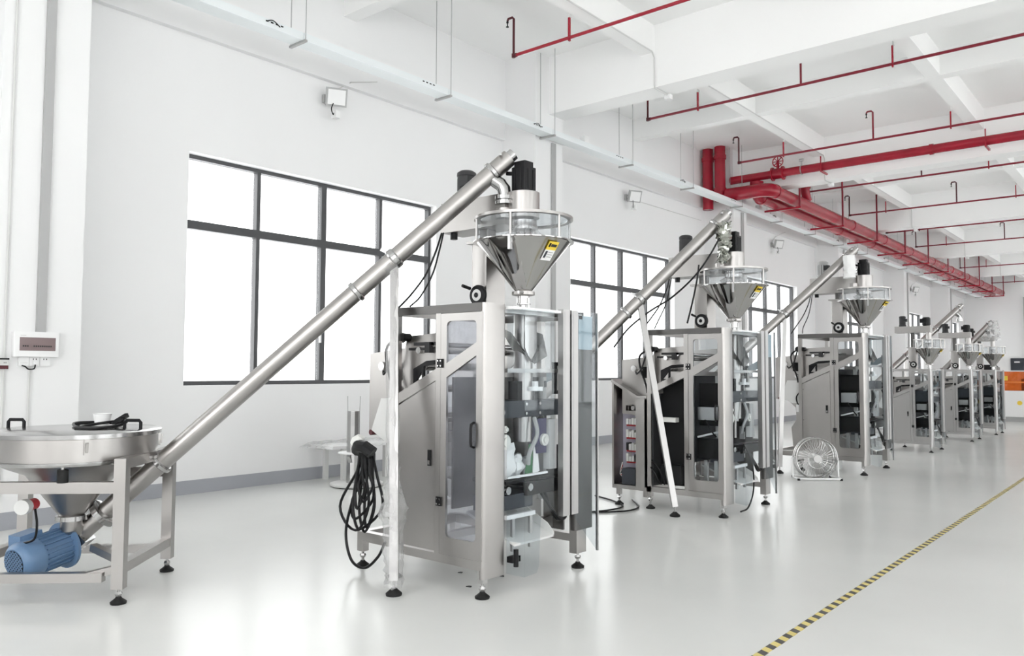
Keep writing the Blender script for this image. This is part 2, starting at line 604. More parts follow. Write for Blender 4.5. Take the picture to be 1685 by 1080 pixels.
# ---- vertical risers in the corner by the second column
for i, (x, y, zb) in enumerate(((-9.22, 18.86, 5.70), (-8.86, 18.81, 5.86))):
    t = thing('fire_riser', ['leftmost thick red riser in the corner by the column', 'second thick red riser, beside the leftmost one'][i], 'pipe', (x, y, zb), group='thick red risers')
    MB().cyl((0, 0, 0), (0, 0, 7.27 - zb), .135, n=20).build('pipe', 'red_paint', t)
    for z in (6.95, 6.1):
        if z - zb > 0.1:
            MB().cyl((0, 0, z - zb), (0, 0, z - zb + .1), .158, n=20).build('coupling', 'red_paint', t)
for i, x in enumerate((-6.2, -5.85)):
    t = thing('fire_riser', 'thin grey pipe dropping down the far wall, ' + ('left' if i == 0 else 'right') + ' of two', 'pipe', (x - .35, Y1 - .12, 0.02), group='thin pipes on the far wall')
    MB().cyl((0, 0, 0), (0, 0, 5.7), .05, n=10).build('pipe', 'red_dark' if i else 'grey_paint', t)

# ---- conduit that follows the first joist and steps under each beam
pts = []
xq = -6.51
pts.append((xq, Y0 + .3, 6.80))
for y in BEAM_Y:
    if y < 0:
        continue
    pts += [(xq, y - .13, 6.80), (xq, y - .062, 6.72), (xq, y - .062, 6.26), (xq, y - .045, 6.205), (xq, y + .445, 6.205), (xq, y + .462, 6.26), (xq, y + .462, 6.72), (xq, y + .53, 6.80)]
pts.append((xq, Y1 - .1, 6.80))
tag(MB().tube(pts, .012, 6).build('ceiling_conduit', 'light_grey'), 'thin grey conduit following the ceiling joist and stepping under each beam', 'conduit')
for k, y in enumerate(BEAM_Y[1:6]):
    tag(MB().box(xq - .05, xq + .05, y + .36, y + .46, 6.14, 6.218).build('junction_box', 'white_plastic'),
        ['small white junction box on the soffit of the nearest deep beam', 'small white junction box under the first deep beam in view', 'small white junction box on the second deep beam, behind the fire main'][k] if k < 3 else 'small white junction box on the ' + ('third' if k == 3 else 'fourth') + ' deep beam in view', 'junction box', 'junction boxes under the beams')

# ================================================================ wall fittings
def floodlight(y, z, label, k):
    t = thing('floodlight', label, 'light', (XW + .005, y, z), group='white wall floodlights')
    MB().box(0, .05, -.05, .05, -.06, .06).build('mount_plate', 'trunk_grey', t)
    MB().bar((.05, 0, 0), (.16, .02, 0), .03).build('arm', 'light_grey', t)
    R = Matrix.Translation((.22, .04, .0)) @ Matrix.Rotation(-.5, 4, 'Z') @ Matrix.Rotation(.35, 4, 'Y')
    b = MB(R).box(-.04, .03, -.15, .15, -.13, .13).build('housing', 'trunk_grey', t)
    MB(R).box(.03, .036, -.125, .125, -.105, .105).build('lens', 'white_plastic', b)
    MB().box(.14, .24, .02, .10, -.30, -.20).build('sensor', 'white_plastic', t)
    MB().tube(spline([(.2, .0, -.1), (.24, -.06, -.2), (.2, .0, -.26), (.18, .04, -.2)]), .008, 6).build('cable', 'black', t)


for k, (y, z, lb) in enumerate(((7.05, 5.50, 'white square floodlight high on the wall above the nearest window'),
                               (15.3, 5.46, 'white square floodlight above the second window'),
                               (23.65, 5.42, 'white square floodlight above the third window'),
                               (31.9, 5.4, 'white square floodlight above the fourth window'),
                               (40.0, 5.35, 'small white floodlight on the wall near the far end'))):
    floodlight(y, z, lb, k)
    tag(MB().tube([(XW + .012, y + .05, z + .1), (XW + .012, y + .3, z + .27), (XW + .102, y + .4, z + .35), (XW + .102, y + .9, z + .5)] if k != 1 else [(XW + .012, y + .12, z), (XW + .012, y + 3.7, z + .02)], .009, 6).build('wall_conduit', 'light_grey'),
        'thin grey conduit feeding the floodlight above ' + ['the nearest window', 'the second window', 'the third window', 'the fourth window', 'the far window'][k], 'conduit', 'floodlight conduits')
# trunking on column faces
for k, (a, b) in enumerate(COLS[1:]):
    y = 3.03 if k == 0 else a + .45
    z0 = 1.90 if k == 0 else .2
    tag(MB().box(-8.698, -8.66, y, y + (.085 if k == 0 else .11), z0, 5.7).build('cable_trunking', 'grey_paint' if k else 'trunk_grey'),
        'grey vertical cable trunking on ' + ['the leftmost column, above the breaker box', 'the first full column behind the nearest machine', 'the second full column', 'the third full column', 'the fourth full column', 'the far column'][k], 'trunking', 'column trunking')
tag(MB().tube([(-8.685, 2.76, .3), (-8.685, 2.76, 7.2)], .012, 6).build('wall_conduit', 'light_grey'), 'thin vertical conduit at the left edge of the leftmost column', 'conduit')
tag(MB().tube([(-8.685, 2.985, .3), (-8.685, 2.985, 1.58)], .011, 6).build('wall_conduit', 'light_grey'), 'thin conduit dropping to the floor below the wall sockets', 'conduit')

bb = thing('breaker_box', 'white breaker box with tinted cover on the leftmost column', 'breaker box', (-8.70, 2.82, 1.665))
MB().rbox(.002, .08, 0, .41, 0, .245, .012).build('body', 'white_plastic', bb)
w_ = MB().box(.08, .086, .05, .37, .06, .19).build('cover', 'brown_glass', bb)
for i in range(14):
    if i in (3, 4):
        continue
    MB().box(.086, .088, .075 + i * .019, .088 + i * .019, .098, .112).build('breaker', 'dark_grey', w_)
MB().box(.08, .081, .055, .105, .205, .212).build('name_plate', 'light_grey', bb)
for i in range(3):
    y = 2.885 + .094 * i
    t = thing('wall_socket', ['blank white wall plate, left of three under the breaker box', 'middle white wall socket with a plug in it', 'right white wall socket with nothing plugged in'][i], 'socket', (-8.70, y, 1.575), group='wall sockets under the breaker box')
    MB().box(.002, .03, 0, .09, 0, .088).build('plate', 'white_plastic', t)
    if i:
        for yy in (.03, .055):
            MB().box(.03, .0305, yy, yy + .008, .06, .075).build('slot', 'dark_grey', t)
    else:
        MB().box(.03, .0305, .012, .078, .03, .034).build('slot', 'light_grey', t)
pc = thing('plug', 'white plug with black cord in the middle wall socket', 'plug', (-8.67, 3.005, 1.60))
MB().box(.002, .04, 0, .04, -.01, .03).build('plug_body', 'white_plastic', pc)
MB().tube(spline([(.02, .02, -.01), (.02, .01, -.05), (.02, -.04, -.055), (.02, -.07, -.03), (.015, -.1, -.02)]), .007, 6).build('cord', 'black', pc)
t = thing('alarm_box', 'small dark red alarm box cut off by the left edge of view', 'alarm box', (-8.70, 2.68, 1.545))
MB().box(.002, .05, 0, .11, 0, .035).build('body', 'red_dark', t)
MB().box(.002, .05, 0, .11, .035, .09).build('panel', 'light_grey', t)
MB().box(.002, .055, 0, .115, .09, .105).build('hood', 'black', t)
for yy in (.07, .085):
    MB().box(.05, .051, yy, yy + .006, .055, .066).build('slot', 'dark_grey', t)

# ================================================================ packing machines
# local frame: X towards the aisle (front plane X = 0), Y along the wall, Z up; near side Y = -.615
HW, DP, HT = .615, .94, 2.02


def levelling_foot(t, x, y, ztop):
    o = MB().cyl((x, y, .02), (x, y, ztop), .011, n=8).lathe([(.02, 0), (.026, .5), (.02, 1)], (x, y, ztop - .05), (x, y, ztop - .02), 6).build('foot_stud', 'steel_bright', t)
    MB().lathe([(.05, 0), (.052, .3), (.02, .85), (.018, 1)], (x, y, 0), (x, y, .045), 16).build('foot_pad', 'rubber', o)


def bolt_row(t, pts, r=.008):
    for p in pts:
        MB().cyl(p, (p[0], p[1] - .006, p[2]), r, n=6).build('bolt', 'steel_bright', t)


def hinge(t, x, y, z):
    o = MB().box(x - .026, x + .026, y - .012, y, z - .032, z + .032).build('hinge', 'black', t)
    for dx in (-.014, .014):
        for dz in (-.018, .018):
            MB().cyl((x + dx, y - .012, z + dz), (x + dx, y - .016, z + dz), .007, n=6).build('screw', 'steel_bright', o)


def machine(name, label, loc, s, var):
    t = thing(name, label, 'packing machine', loc, 0, 'packing machines in the row', s)
    small = var in ('m4', 'm5', 'm6')
    ST = 'steel' if not small else 'aluminium'
    # --- frame
    for sy, y0, y1 in ((-1, -HW, -HW + .05), (1, HW - .05, HW)):
        MB().box(-DP, -DP + .05, y0, y1, .14, HT - .06).build('post', ST, t)
        MB().box(-.475, -.425, y0, y1, .25, HT - .06).build('post', ST, t)
        MB().box(-DP, -.03, y0 - (.003 if sy < 0 else 0), y1, HT - .06, HT).build('top_rail', 'steel_dark' if not small else ST, t)
        MB().box(-DP, -.03, y0, y1, .19, .25).build('base_rail', ST, t)
        # diagonal brace of the rear half
        MB().prism([(-.89, 1.29), (-.475, 1.48), (-.475, 1.56), (-.89, 1.37)], 'y', y0 + .004, y1 - .004).build('brace', ST, t)
    for z0, z1 in ((.19, .25), (HT - .06, HT)):
        MB().box(-DP, -DP + .05, -HW + .05, HW - .05, z0, z1).build('cross_rail', ST, t)
    MB().box(-.06, -.01, -HW + .05, HW - .05, HT - .06, HT - .02).build('cross_rail', 'aluminium', t)
    # --- legs, levelling feet, low rear frame
    MB().box(-.065, -.015, -HW + .01, -HW + .06, .10, .19).build('leg', 'aluminium', t)
    levelling_foot(t, -.04, -HW + .035, .10)
    MB().box(-.08, -.01, HW - .13, HW + .0, .12, .49).build('leg', ST, t)
    levelling_foot(t, -.045, HW - .065, .12)
    levelling_foot(t, -DP + .025, -HW + .025, .14)
    levelling_foot(t, -DP + .025, HW - .025, .14)
    if var != 'm2':
        for y in (-HW + .06, HW - .12):
            MB().box(-1.40, -DP, y, y + .06, .20, .275).build('rear_rail', ST, t)
            MB().box(-1.40, -1.33, y, y + .06, .12, .20).build('rear_leg', ST, t)
            levelling_foot(t, -1.365, y + .03, .12)
        MB().box(-1.40, -1.33, -HW + .12, HW - .12, .20, .275).build('rear_rail', ST, t)
    # --- lower side panels
    near = -HW
    if var != 'm2':
        p = MB().prism([(-.885, .262), (-.48, .262), (-.48, 1.468), (-.885, 1.278)], 'y', near + .004, near + .02).build('side_panel', ST, t)
        la = MB().box(-.545, -.515, near - .006, near + .004, .86, .975).build('latch', 'black', p)
        MB().box(-.54, -.52, near - .009, near - .006, .87, .90).build('lock_button', 'steel_bright', la)
        for z in (.3, .75, 1.2):
            MB().cyl((-.872, near + .004, z), (-.872, near - .002, z), .006, n=6).build('screw', 'steel_bright', p)
    MB().prism([(-.885, .262), (-.48, .262), (-.48, 1.468), (-.885, 1.278)], 'y', HW - .02, HW - .004).build('side_panel', ST, t)
    # --- side door with two panes and the diagonal band between them
    d = MB()
    yd0, yd1 = near - .008, near + .012
    d.box(-.415, -.358, yd0, yd1, .255, 1.955).box(-.07, -.015, yd0, yd1, .255, 1.955)
    d.box(-.358, -.07, yd0, yd1, .255, .375).box(-.358, -.07, yd0, yd1, 1.90, 1.955)
    d.prism([(-.358, 1.60), (-.07, 1.745), (-.07, 1.655), (-.358, 1.50)], 'y', yd0, yd1)
    for cx, cz, sx, sz in ((-.358, .375, 1, 1), (-.07, .375, -1, 1), (-.358, 1.90, 1, -1), (-.07, 1.90, -1, -1)):
        d.prism([(cx, cz), (cx + sx * .03, cz), (cx + sx * .009, cz + sz * .009), (cx, cz + sz * .03)], 'y', yd0, yd1)
    door = d.build('side_door', ST, t)
    pm = 'acrylic_hazy' if var == 'm1' else 'acrylic'
    MB().prism([(-.37, .36), (-.06, .36), (-.06, 1.665), (-.37, 1.51)], 'y', near + .013, near + .018).build('pane', pm, door)
    MB().prism([(-.37, 1.585), (-.06, 1.735), (-.06, 1.91), (-.37, 1.91)], 'y', near + .013, near + .018).build('pane', pm, door)
    MB().tube([(-.088, near - .008, 1.02), (-.088, near - .035, 1.03), (-.088, near - .04, 1.06), (-.088, near - .04, 1.15), (-.088, near - .035, 1.18), (-.088, near - .008, 1.19)], .010, 8).build('handle', 'black', door)
    hinge(door, -.418, near - .008, 1.60)
    hinge(door, -.418, near - .008, .62)
    # --- wide rounded front corner column and the far one
    MB().rbox(-.055, 0, -HW, -.385, .13, HT, .026).build('corner_column', ST, t)
    MB().rbox(-.065, -.005, HW - .15, HW + .09, .30, 1.72, .02).build('corner_column', 'steel_dark', t)
    MB().box(-.06, -.01, HW - .10, HW + .09, 1.72, 1.99).build('corner_head', 'blue_film', t)
    MB().prism([(-.42, 1.52), (-.06, 1.72), (-.06, 1.62), (-.42, 1.44)], 'y', HW - .03, HW - .01).build('corner_brace', 'blue_film', t)
    # --- clear front guards
    g1 = MB().quad((.004, -.38, .135), (.075, -.27, .10), (.075, -.27, HT - .03), (.004, -.38, HT - .02), .005)
    g1.build('front_guard', 'acrylic', t)
    MB().prism([(-.268, .10), (-.13, .105), (-.105, .15), (-.085, .48), (-.04, .52), (.08, .52), (.08, HT - .03), (-.268, HT - .03)], 'x', .073, .078).build('front_guard', 'acrylic', t)
    # --- open far guard with two aluminium profiles
    for y in (.185, .295):
        pr_ = MB().box(.03, .08, y, y + .045, .46, HT - .005).box(.03, .08, y + .045, y + .085, .46, HT - .005).build('door_profile', 'aluminium', t)
        MB().box(.080, .081, y + .018, y + .028, .48, HT - .02).build('profile_groove', 'grey_paint', pr_)
    MB().quad((.03, .40, .42), (.012, .735, .11), (.012, .735, HT), (.03, .40, HT), .006).build('front_guard', 'acrylic', t)
    MB().box(.0, .02, .735, .75, .11, HT).build('guard_edge', 'aluminium', t)
    # --- top plate, shelf
    MB().box(-.40, .06, -.38, .38, HT - .035, HT - .015).build('top_plate', 'white_plastic', t)
    MB().box(-.03, .0, -.37, HW - .13, 1.535, 1.565).build('shelf_bar', 'aluminium', t)
    # --- forming set
    f = MB().lathe([(.072, 0), (.072, 1)], (-.16, 0, 1.02), (-.16, 0, 1.98), 20).build('forming_tube', 'steel', t)
    c = MB()
    for sg in (-1, 1):
        c._add([(-.05, 0, 1.60), (-.12, sg * .19, 1.83), (-.26, sg * .17, 1.88), (-.20, sg * .07, 1.70)], [(0, 1, 2, 3), (3, 2, 1, 0)])
        c._add([(-.05, 0, 1.60), (-.12, sg * .19, 1.83), (-.03, sg * .13, 1.66)], [(0, 1, 2), (2, 1, 0)])
    c.prism([(-.07, 1.98), (.07, 1.98), (.07, 1.72), (0, 1.61), (-.07, 1.72)], 'x', -.09, -.085)
    c.build('forming_collar', 'steel_bright', f)
    MB().box(-.36, -.20, -.34, .34, 1.50, 1.545).build('collar_plate', 'steel', t)
    # --- inner uprights and back plate
    MB().box(-.42, -.40, -.50, .50, .55, 1.50).build('back_plate', 'steel_dark' if var == 'm1' else 'dark_grey', t)  # nearest machine: interior shade put into the plate's darker colour
    for y in (-.33, .29):
        MB().box(-.24, -.19, y, y + .04, .55, 1.50).build('guide_post', 'light_grey', t)
        for z in (.85, 1.15, 1.42):
            MB().box(-.188, -.184, y + .006, y + .034, z, z + .05).build('label_plate', 'charcoal_blue', t)
    # pulling belts beside the tube
    for sg in (-1, 1):
        MB().box(-.20, -.11, sg * .10 - .025, sg * .10 + .025, 1.20, 1.47).build('pull_belt', 'dark_grey', t)
    # sealing jaw block
    j = MB().box(-.30, -.05, -.36, .40, 1.21, 1.33).build('jaw_block', 'charcoal_blue', t)
    for y in (-.10, .06):
        for z in (1.235, 1.305):
            MB().cyl((-.05, y, z), (-.042, y, z), .012, n=8).build('bolt', 'steel_bright', j)
    MB().cyl((-.08, -.44, 1.25), (-.08, -.34, 1.25), .035, n=14).build('jaw_cylinder', 'aluminium', t)
    MB().cyl((-.08, .40, 1.26), (-.08, .52, 1.26), .03, n=14).cyl((-.08, .46, 1.26), (-.08, .49, 1.26), .05, n=14).build('jaw_knob', 'black', t)
    MB().cyl((-.06, .02, 1.40), (-.06, .02, 1.43), .06, n=16).cyl((-.06, .02, 1.43), (-.06, .02, 1.47), .025, n=10).build('dial', 'white_plastic', t)
    # vertical seal and the wheels
    MB().box(-.14, -.06, .05, .16, .93, 1.19).build('seal_unit', 'violet_plastic' if var == 'm1' else 'black', t)
    for (y, z, r) in ((-.34, 1.04, .055), (-.34, 1.13, .025), (.12, 1.03, .045)):
        MB().lathe([(r, 0), (r, .6), (r * .6, .65), (r * .6, 1)], (-.06, y, z), (-.025, y, z), 20).build('roller_wheel', 'cream', t)
    MB().box(-.12, -.06, .20, .29, .80, 1.18).build('side_cover', 'white_plastic', t)
    MB().tube(spline([(-.05, .0, 1.2), (.0, -.03, 1.08), (-.03, -.08, .95), (-.06, -.06, .86)]), .016, 8).build('hose', 'grey_paint', t)
    MB().tube(spline([(-.05, .42, 1.2), (.0, .46, 1.05), (.0, .46, .9), (-.04, .40, .80)]), .02, 8).build('hose', 'black', t)
    # belt conveyor
    cv = MB().box(-.34, -.02, -.36, .50, .745, .765).build('conveyor_belt', 'black_soft', t)
    MB().box(-.06, -.02, -.12, .52, .64, .735).box(-.34, -.30, -.12, .52, .64, .735).build('conveyor_side', 'black', cv)
    for y in (-.34, -.09, .46):
        MB().cyl((-.32, y, .70), (-.01, y, .70), .028, n=12).build('roller', 'steel_bright', cv)
    MB().box(-.25, -.05, -.45, -.02, .555, .66).build('conveyor_motor', 'charcoal_blue', t)
    MB().tube(spline([(-.04, .05, .66), (.02, .12, .52), (.02, .24, .43), (.02, .30, .45), (.0, .26, .50)]), .012, 8).build('hose', 'black', t)
    MB().tube(spline([(-.04, .1, .66), (.0, .15, .50), (.0, .25, .42), (.0, .38, .50), (-.04, .47, .68)]), .012, 8).build('hose', 'black', t)
    # discharge chute
    MB().prism([(-.40, .52), (.06, .34), (.06, .325), (-.40, .50)], 'y', -.36, .10).prism([(-.40, .50), (.06, .325), (.06, .36), (.0, .42), (-.40, .62)], 'y', .09, .10).build('chute', 'light_grey', t)
    MB().box(-.03, -.0, -.37, -.05, .50, .53).build('chute_bar', 'white_plastic', t)
    for y in (-.30, -.10):
        MB().box(-.03, -.01, y, y + .03, .27, .50).build('chute_post', 'aluminium', t)
    # lower far rails that close the front
    MB().box(-.30, -.25, .02, HW - .12, .30, .385).build('lower_rail', 'steel_dark', t)
    MB().box(-.40, -.20, HW - .05, HW - .03, .27, .95).build('lower_plate', 'steel_dark', t)
    # --- film unwind unit behind the cabinet
    for y in (-.50, .48):
        MB().prism([(-1.34, 1.68), (-1.15, 1.70), (-.93, 1.72), (-.90, 1.81), (-.48, 1.83), (-.48, 1.62), (-.62, 1.62), (-.72, 1.55), (-.80, 1.46), (-.80, 1.30), (-.95, 1.28), (-.95, .28), (-1.07, .28), (-1.10, .62), (-1.02, .74), (-1.03, .92), (-1.12, 1.01), (-1.20, 1.04), (-1.34, 1.05)], 'y', y, y + .012).build('unwind_plate', 'steel', t)
    for (x, z, r) in ((-1.17, 1.58, .035), (-.75, 1.70, .025), (-.60, 1.74, .02), (-1.0, 1.40, .03), (-1.18, 1.12, .025)):
        MB().cyl((x, -.53, z), (x, .50, z), r, n=12).build('film_roller', 'steel_bright', t)
    MB().box(-.80, -.50, -.53, -.50, 1.735, 1.76).box(-.86, -.62, -.525, -.50, 1.70, 1.72).box(-.66, -.61, -.55, -.50, 1.68, 1.76).build('film_slide', 'dark_grey', t)
    MB().prism([(-.82, 1.42), (-.82, 1.56), (-.68, 1.62), (-.50, 1.63), (-.50, 1.60), (-.70, 1.58)], 'y', -.512, -.502).box(-.80, -.52, -.52, -.50, 1.44, 1.46).box(-.72, -.70, -.52, -.50, 1.44, 1.58).build('slot_frame', 'black', t)
    MB().cyl((-.95, -.60, 1.80), (-.95, -.50, 1.80), .04, n=14).cyl((-.88, -.58, 1.80), (-.88, -.50, 1.80), .03, n=14).build('tension_knob', 'black', t)
    MB().box(-1.06, -.97, -.515, -.50, 1.47, 1.60).build('plate_window', 'black', t)
    if var != 'm2':
        jb = MB().prism([(-1.13, 1.33), (-.96, 1.33), (-.96, .99), (-1.06, .99), (-1.24, 1.08)], 'y', -.56, -.42).build('junction_box', 'light_grey', t)
        MB().tube(spline([(-.95, -.57, 1.15), (-.99, -.575, 1.08), (-.98, -.57, 1.0), (-.96, -.565, .97)]), .009, 6).build('cable', 'black', jb)
        MB().box(-1.0, -.95, -.56, -.51, .86, .97).build('switch_box', 'white_plastic', t)
        MB().cyl((-1.25, -.56, 1.06), (-1.25, -.50, 1.06), .022, n=12).build('adjusting_knob', 'red_dark', t)
    MB().tube(spline([(-.95, -.57, 1.80), (-1.06, -.57, 1.72), (-1.05, -.57, 1.58), (-1.0, -.57, 1.45), (-.97, -.57, 1.36), (-.96, -.57, 1.30)]), .012, 6).build('cable', 'black', t)
    MB().tube(spline([(-.96, -.57, 1.80), (-1.02, -.58, 1.60), (-1.10, -.56, 1.52), (-1.13, -.54, 1.54)]), .010, 6).build('cable', 'black', t)
    # control screen on the far side
    MB().box(-.30, -.26, HW - .07, HW + .02, 1.36, 1.62).build('screen_frame', 'dark_grey', t)
    MB().box(-.258, -.255, HW - .055, HW + .005, 1.39, 1.59).build('screen', 'cream', t)
    MB().cyl((-.27, HW - .04, 1.22), (-.24, HW - .04, 1.22), .03, n=12).build('stop_button', 'red', t)
    if var == 'm1':
        bag = MB()
        br = random.Random(21)
        for (y, z0, z1, r) in ((-.25, .77, 1.02, .062), (-.13, .77, .93, .05), (.0, .77, .90, .045)):
            n, K = 9, 7
            vs, fs = [], []
            for i in range(K):
                f = i / (K - 1)
                rr = r * (.55 + .6 * math.sin(PI * (.15 + .75 * f)))
                for k in range(n):
                    an = 2 * PI * k / n
                    q = rr * (1 + .28 * br.uniform(-1, 1))
                    vs.append((-.13 + q * math.cos(an), y + q * math.sin(an) + .02 * f, z0 + (z1 - z0) * f + .01 * br.uniform(-1, 1)))
            for i in range(K - 1):
                for k in range(n):
                    fs.append((i * n + k, i * n + (k + 1) % n, (i + 1) * n + (k + 1) % n, (i + 1) * n + k))
            fs += [tuple(range(n))[::-1], tuple(range((K - 1) * n, K * n))]
            bag._add(vs, fs)
        bag.build('film_bag', 'white_plastic', t)
        MB().quad((-.06, -.10, .79), (-.06, -.02, .78), (-.10, .05, 1.0), (-.10, .0, 1.0), .006).build('film_tail', 'green', t)
        MB().quad((-.05, -.02, .78), (-.05, .06, .80), (-.09, .08, 1.0), (-.09, .04, 1.0), .006).build('film_tail', 'white_plastic', t)
        MB().box(-.02, .0, -.36, .10, .785, .80).build('guide_bar', 'white_plastic', t)
        MB().cyl((.05, -.33, .18), (.05, -.33, .30), .018, n=10).box(.0, .05, -.37, -.28, .21, .25).build('guard_clamp', 'black', t)
    else:
        # dark works behind the side door
        MB().box(-.40, -.12, -.40, -.36, .95, 1.42).build('inner_cover', 'black', t)
        MB().box(-.38, -.10, -.50, -.40, .60, .82).build('inner_drive', 'black', t)
        MB().box(-.35, -.14, -.54, -.40, 1.02, 1.16).build('inner_motor', 'aluminium', t)
        MB().bar((-.36, -.52, .83), (-.10, -.52, .90), .02).build('inner_lever', 'white_plastic', t)
        for x in (-.30, -.18):
            MB().box(x, x + .04, -.50, -.46, .27, .58).build('inner_post', 'aluminium', t)
        MB().tube(spline([(-.30, -.5, 1.05), (-.24, -.55, 1.0), (-.18, -.55, .9), (-.14, -.52, .84)]), .008, 6).build('cable', 'black', t)
    if var == 'm2':
        MB().tube(spline([(-.02, -.1, .75), (.04, -.02, .55), (.04, .02, .25), (.03, -.1, .06), (.02, -.28, .03)], 8), .009, 6).build('loose_cable', 'black', t)
    if small:
        MB().box(-.41, -.02, -.50, -.46, 1.22, 1.48).build('inner_cover', 'charcoal_blue', t)
    if var == 'm2':
        # removed panel: black works show; open electrical cabinet behind
        MB().box(-.885, -.48, -.42, -.40, .26, 1.46).build('inner_panel', 'black_soft', t)
        MB().box(-.885, -.87, -.60, -.42, .26, 1.30).build('inner_panel', 'dark_grey', t)
        MB().box(-.80, -.55, -.56, -.44, .30, .50).build('inner_pump', 'black', t)
        MB().box(-.82, -.60, -.58, -.50, .98, 1.03).build('inner_tray', 'cream', t)
        MB().tube(spline([(-.90, -.60, .55), (-.82, -.62, .50), (-.76, -.61, .40), (-.74, -.58, .28)]), .009, 6).build('cable', 'black', t)
        MB().tube(spline([(-.92, -.60, .48), (-.84, -.63, .42), (-.80, -.61, .33), (-.78, -.58, .28)]), .009, 6).build('cable', 'black', t)
        sh = MB()
        top = [(-1.41, 1.42), (-1.08, 1.24), (-.95, 1.24)]
        sh.prism([(-1.41, .23), (-.95, .23), (-.95, 1.24), (-1.08, 1.24), (-1.41, 1.42)], 'y', -.22, -.20)
        sh.box(-1.41, -1.385, -HW, -.22, .23, 1.41).box(-.975, -.95, -HW, -.22, .23, 1.23).box(-1.41, -.95, -HW, -.22, .19, .235)
        sh.prism([(-1.42, 1.455), (-1.07, 1.265), (-.945, 1.265), (-.945, 1.235), (-1.08, 1.235), (-1.42, 1.42)], 'y', -HW, -.20)
        sh.box(-1.09, -.95, -HW, -HW + .02, .235, 1.24)
        cs = sh.build('electrical_cabinet', 'steel', t)
        lab(MB().box(-1.383, -1.09, -.42, -.40, .25, 1.22).build('mounting_plate', 'cabinet_inner', cs), 'violet grey back plate')
        rnd = random.Random(3)
        for i, z in enumerate((1.08, .92, .77, .62, .49)):
            MB().box(-1.32, -1.10, -.44, -.42, z - .02, z).build('duct', 'red', cs)
            for k in range(5):
                MB().box(-1.29 + k * .037, -1.26 + k * .037, -.50, -.42, z + .005, z + .06 + .04 * rnd.random()).build('circuit_module', rnd.choice(('cream', 'white_plastic', 'dark_grey', 'light_grey', 'cream')), cs)
        MB().box(-1.30, -1.12, -.58, -.43, .24, .42).build('transformer', 'charcoal_blue', cs)
        for k in range(3):
            MB().tube(spline([(-1.34, -.5, .42 + .03 * k), (-1.36, -.52, .35), (-1.30, -.54, .32 + .02 * k), (-1.22, -.54, .36)]), .006, 6).build('wire', 'red' if k % 2 else 'cream', cs)
        for x in (-1.36, -1.0):
            MB().box(x, x + .05, -HW + .01, -HW + .06, .12, .19).build('leg', ST, t)
            if x < -1.2:
                levelling_foot(t, x + .025, -HW + .035, .12)
    return t


M_ORG = {}


def put_machine(var, label, loc, s):
    M_ORG[var] = (Vector(loc), s)
    return machine('packing_machine', label, loc, s, var)


put_machine('m1', 'steel packing machine nearest the camera, closed side panel, coiled black cable behind', (-3.66, 4.695, 0), 1.0)
put_machine('m2', 'second packing machine, side panel off and electrical cabinet standing open', (-3.735, 8.595, 0), 1.0)
put_machine('m3', 'third packing machine, tall, with a round floor fan in front', (-3.66, 13.28, 0), 1.06)
put_machine('m4', 'shorter fourth packing machine, just beyond the tall third one', (-3.72, 17.55, 0), .80)
put_machine('m5', 'shorter fifth packing machine, between the fourth and the last', (-3.62, 20.9, 0), .80)
put_machine('m6', 'last packing machine in the row, beside the orange and white machine', (-3.55, 23.5, 0), .80)


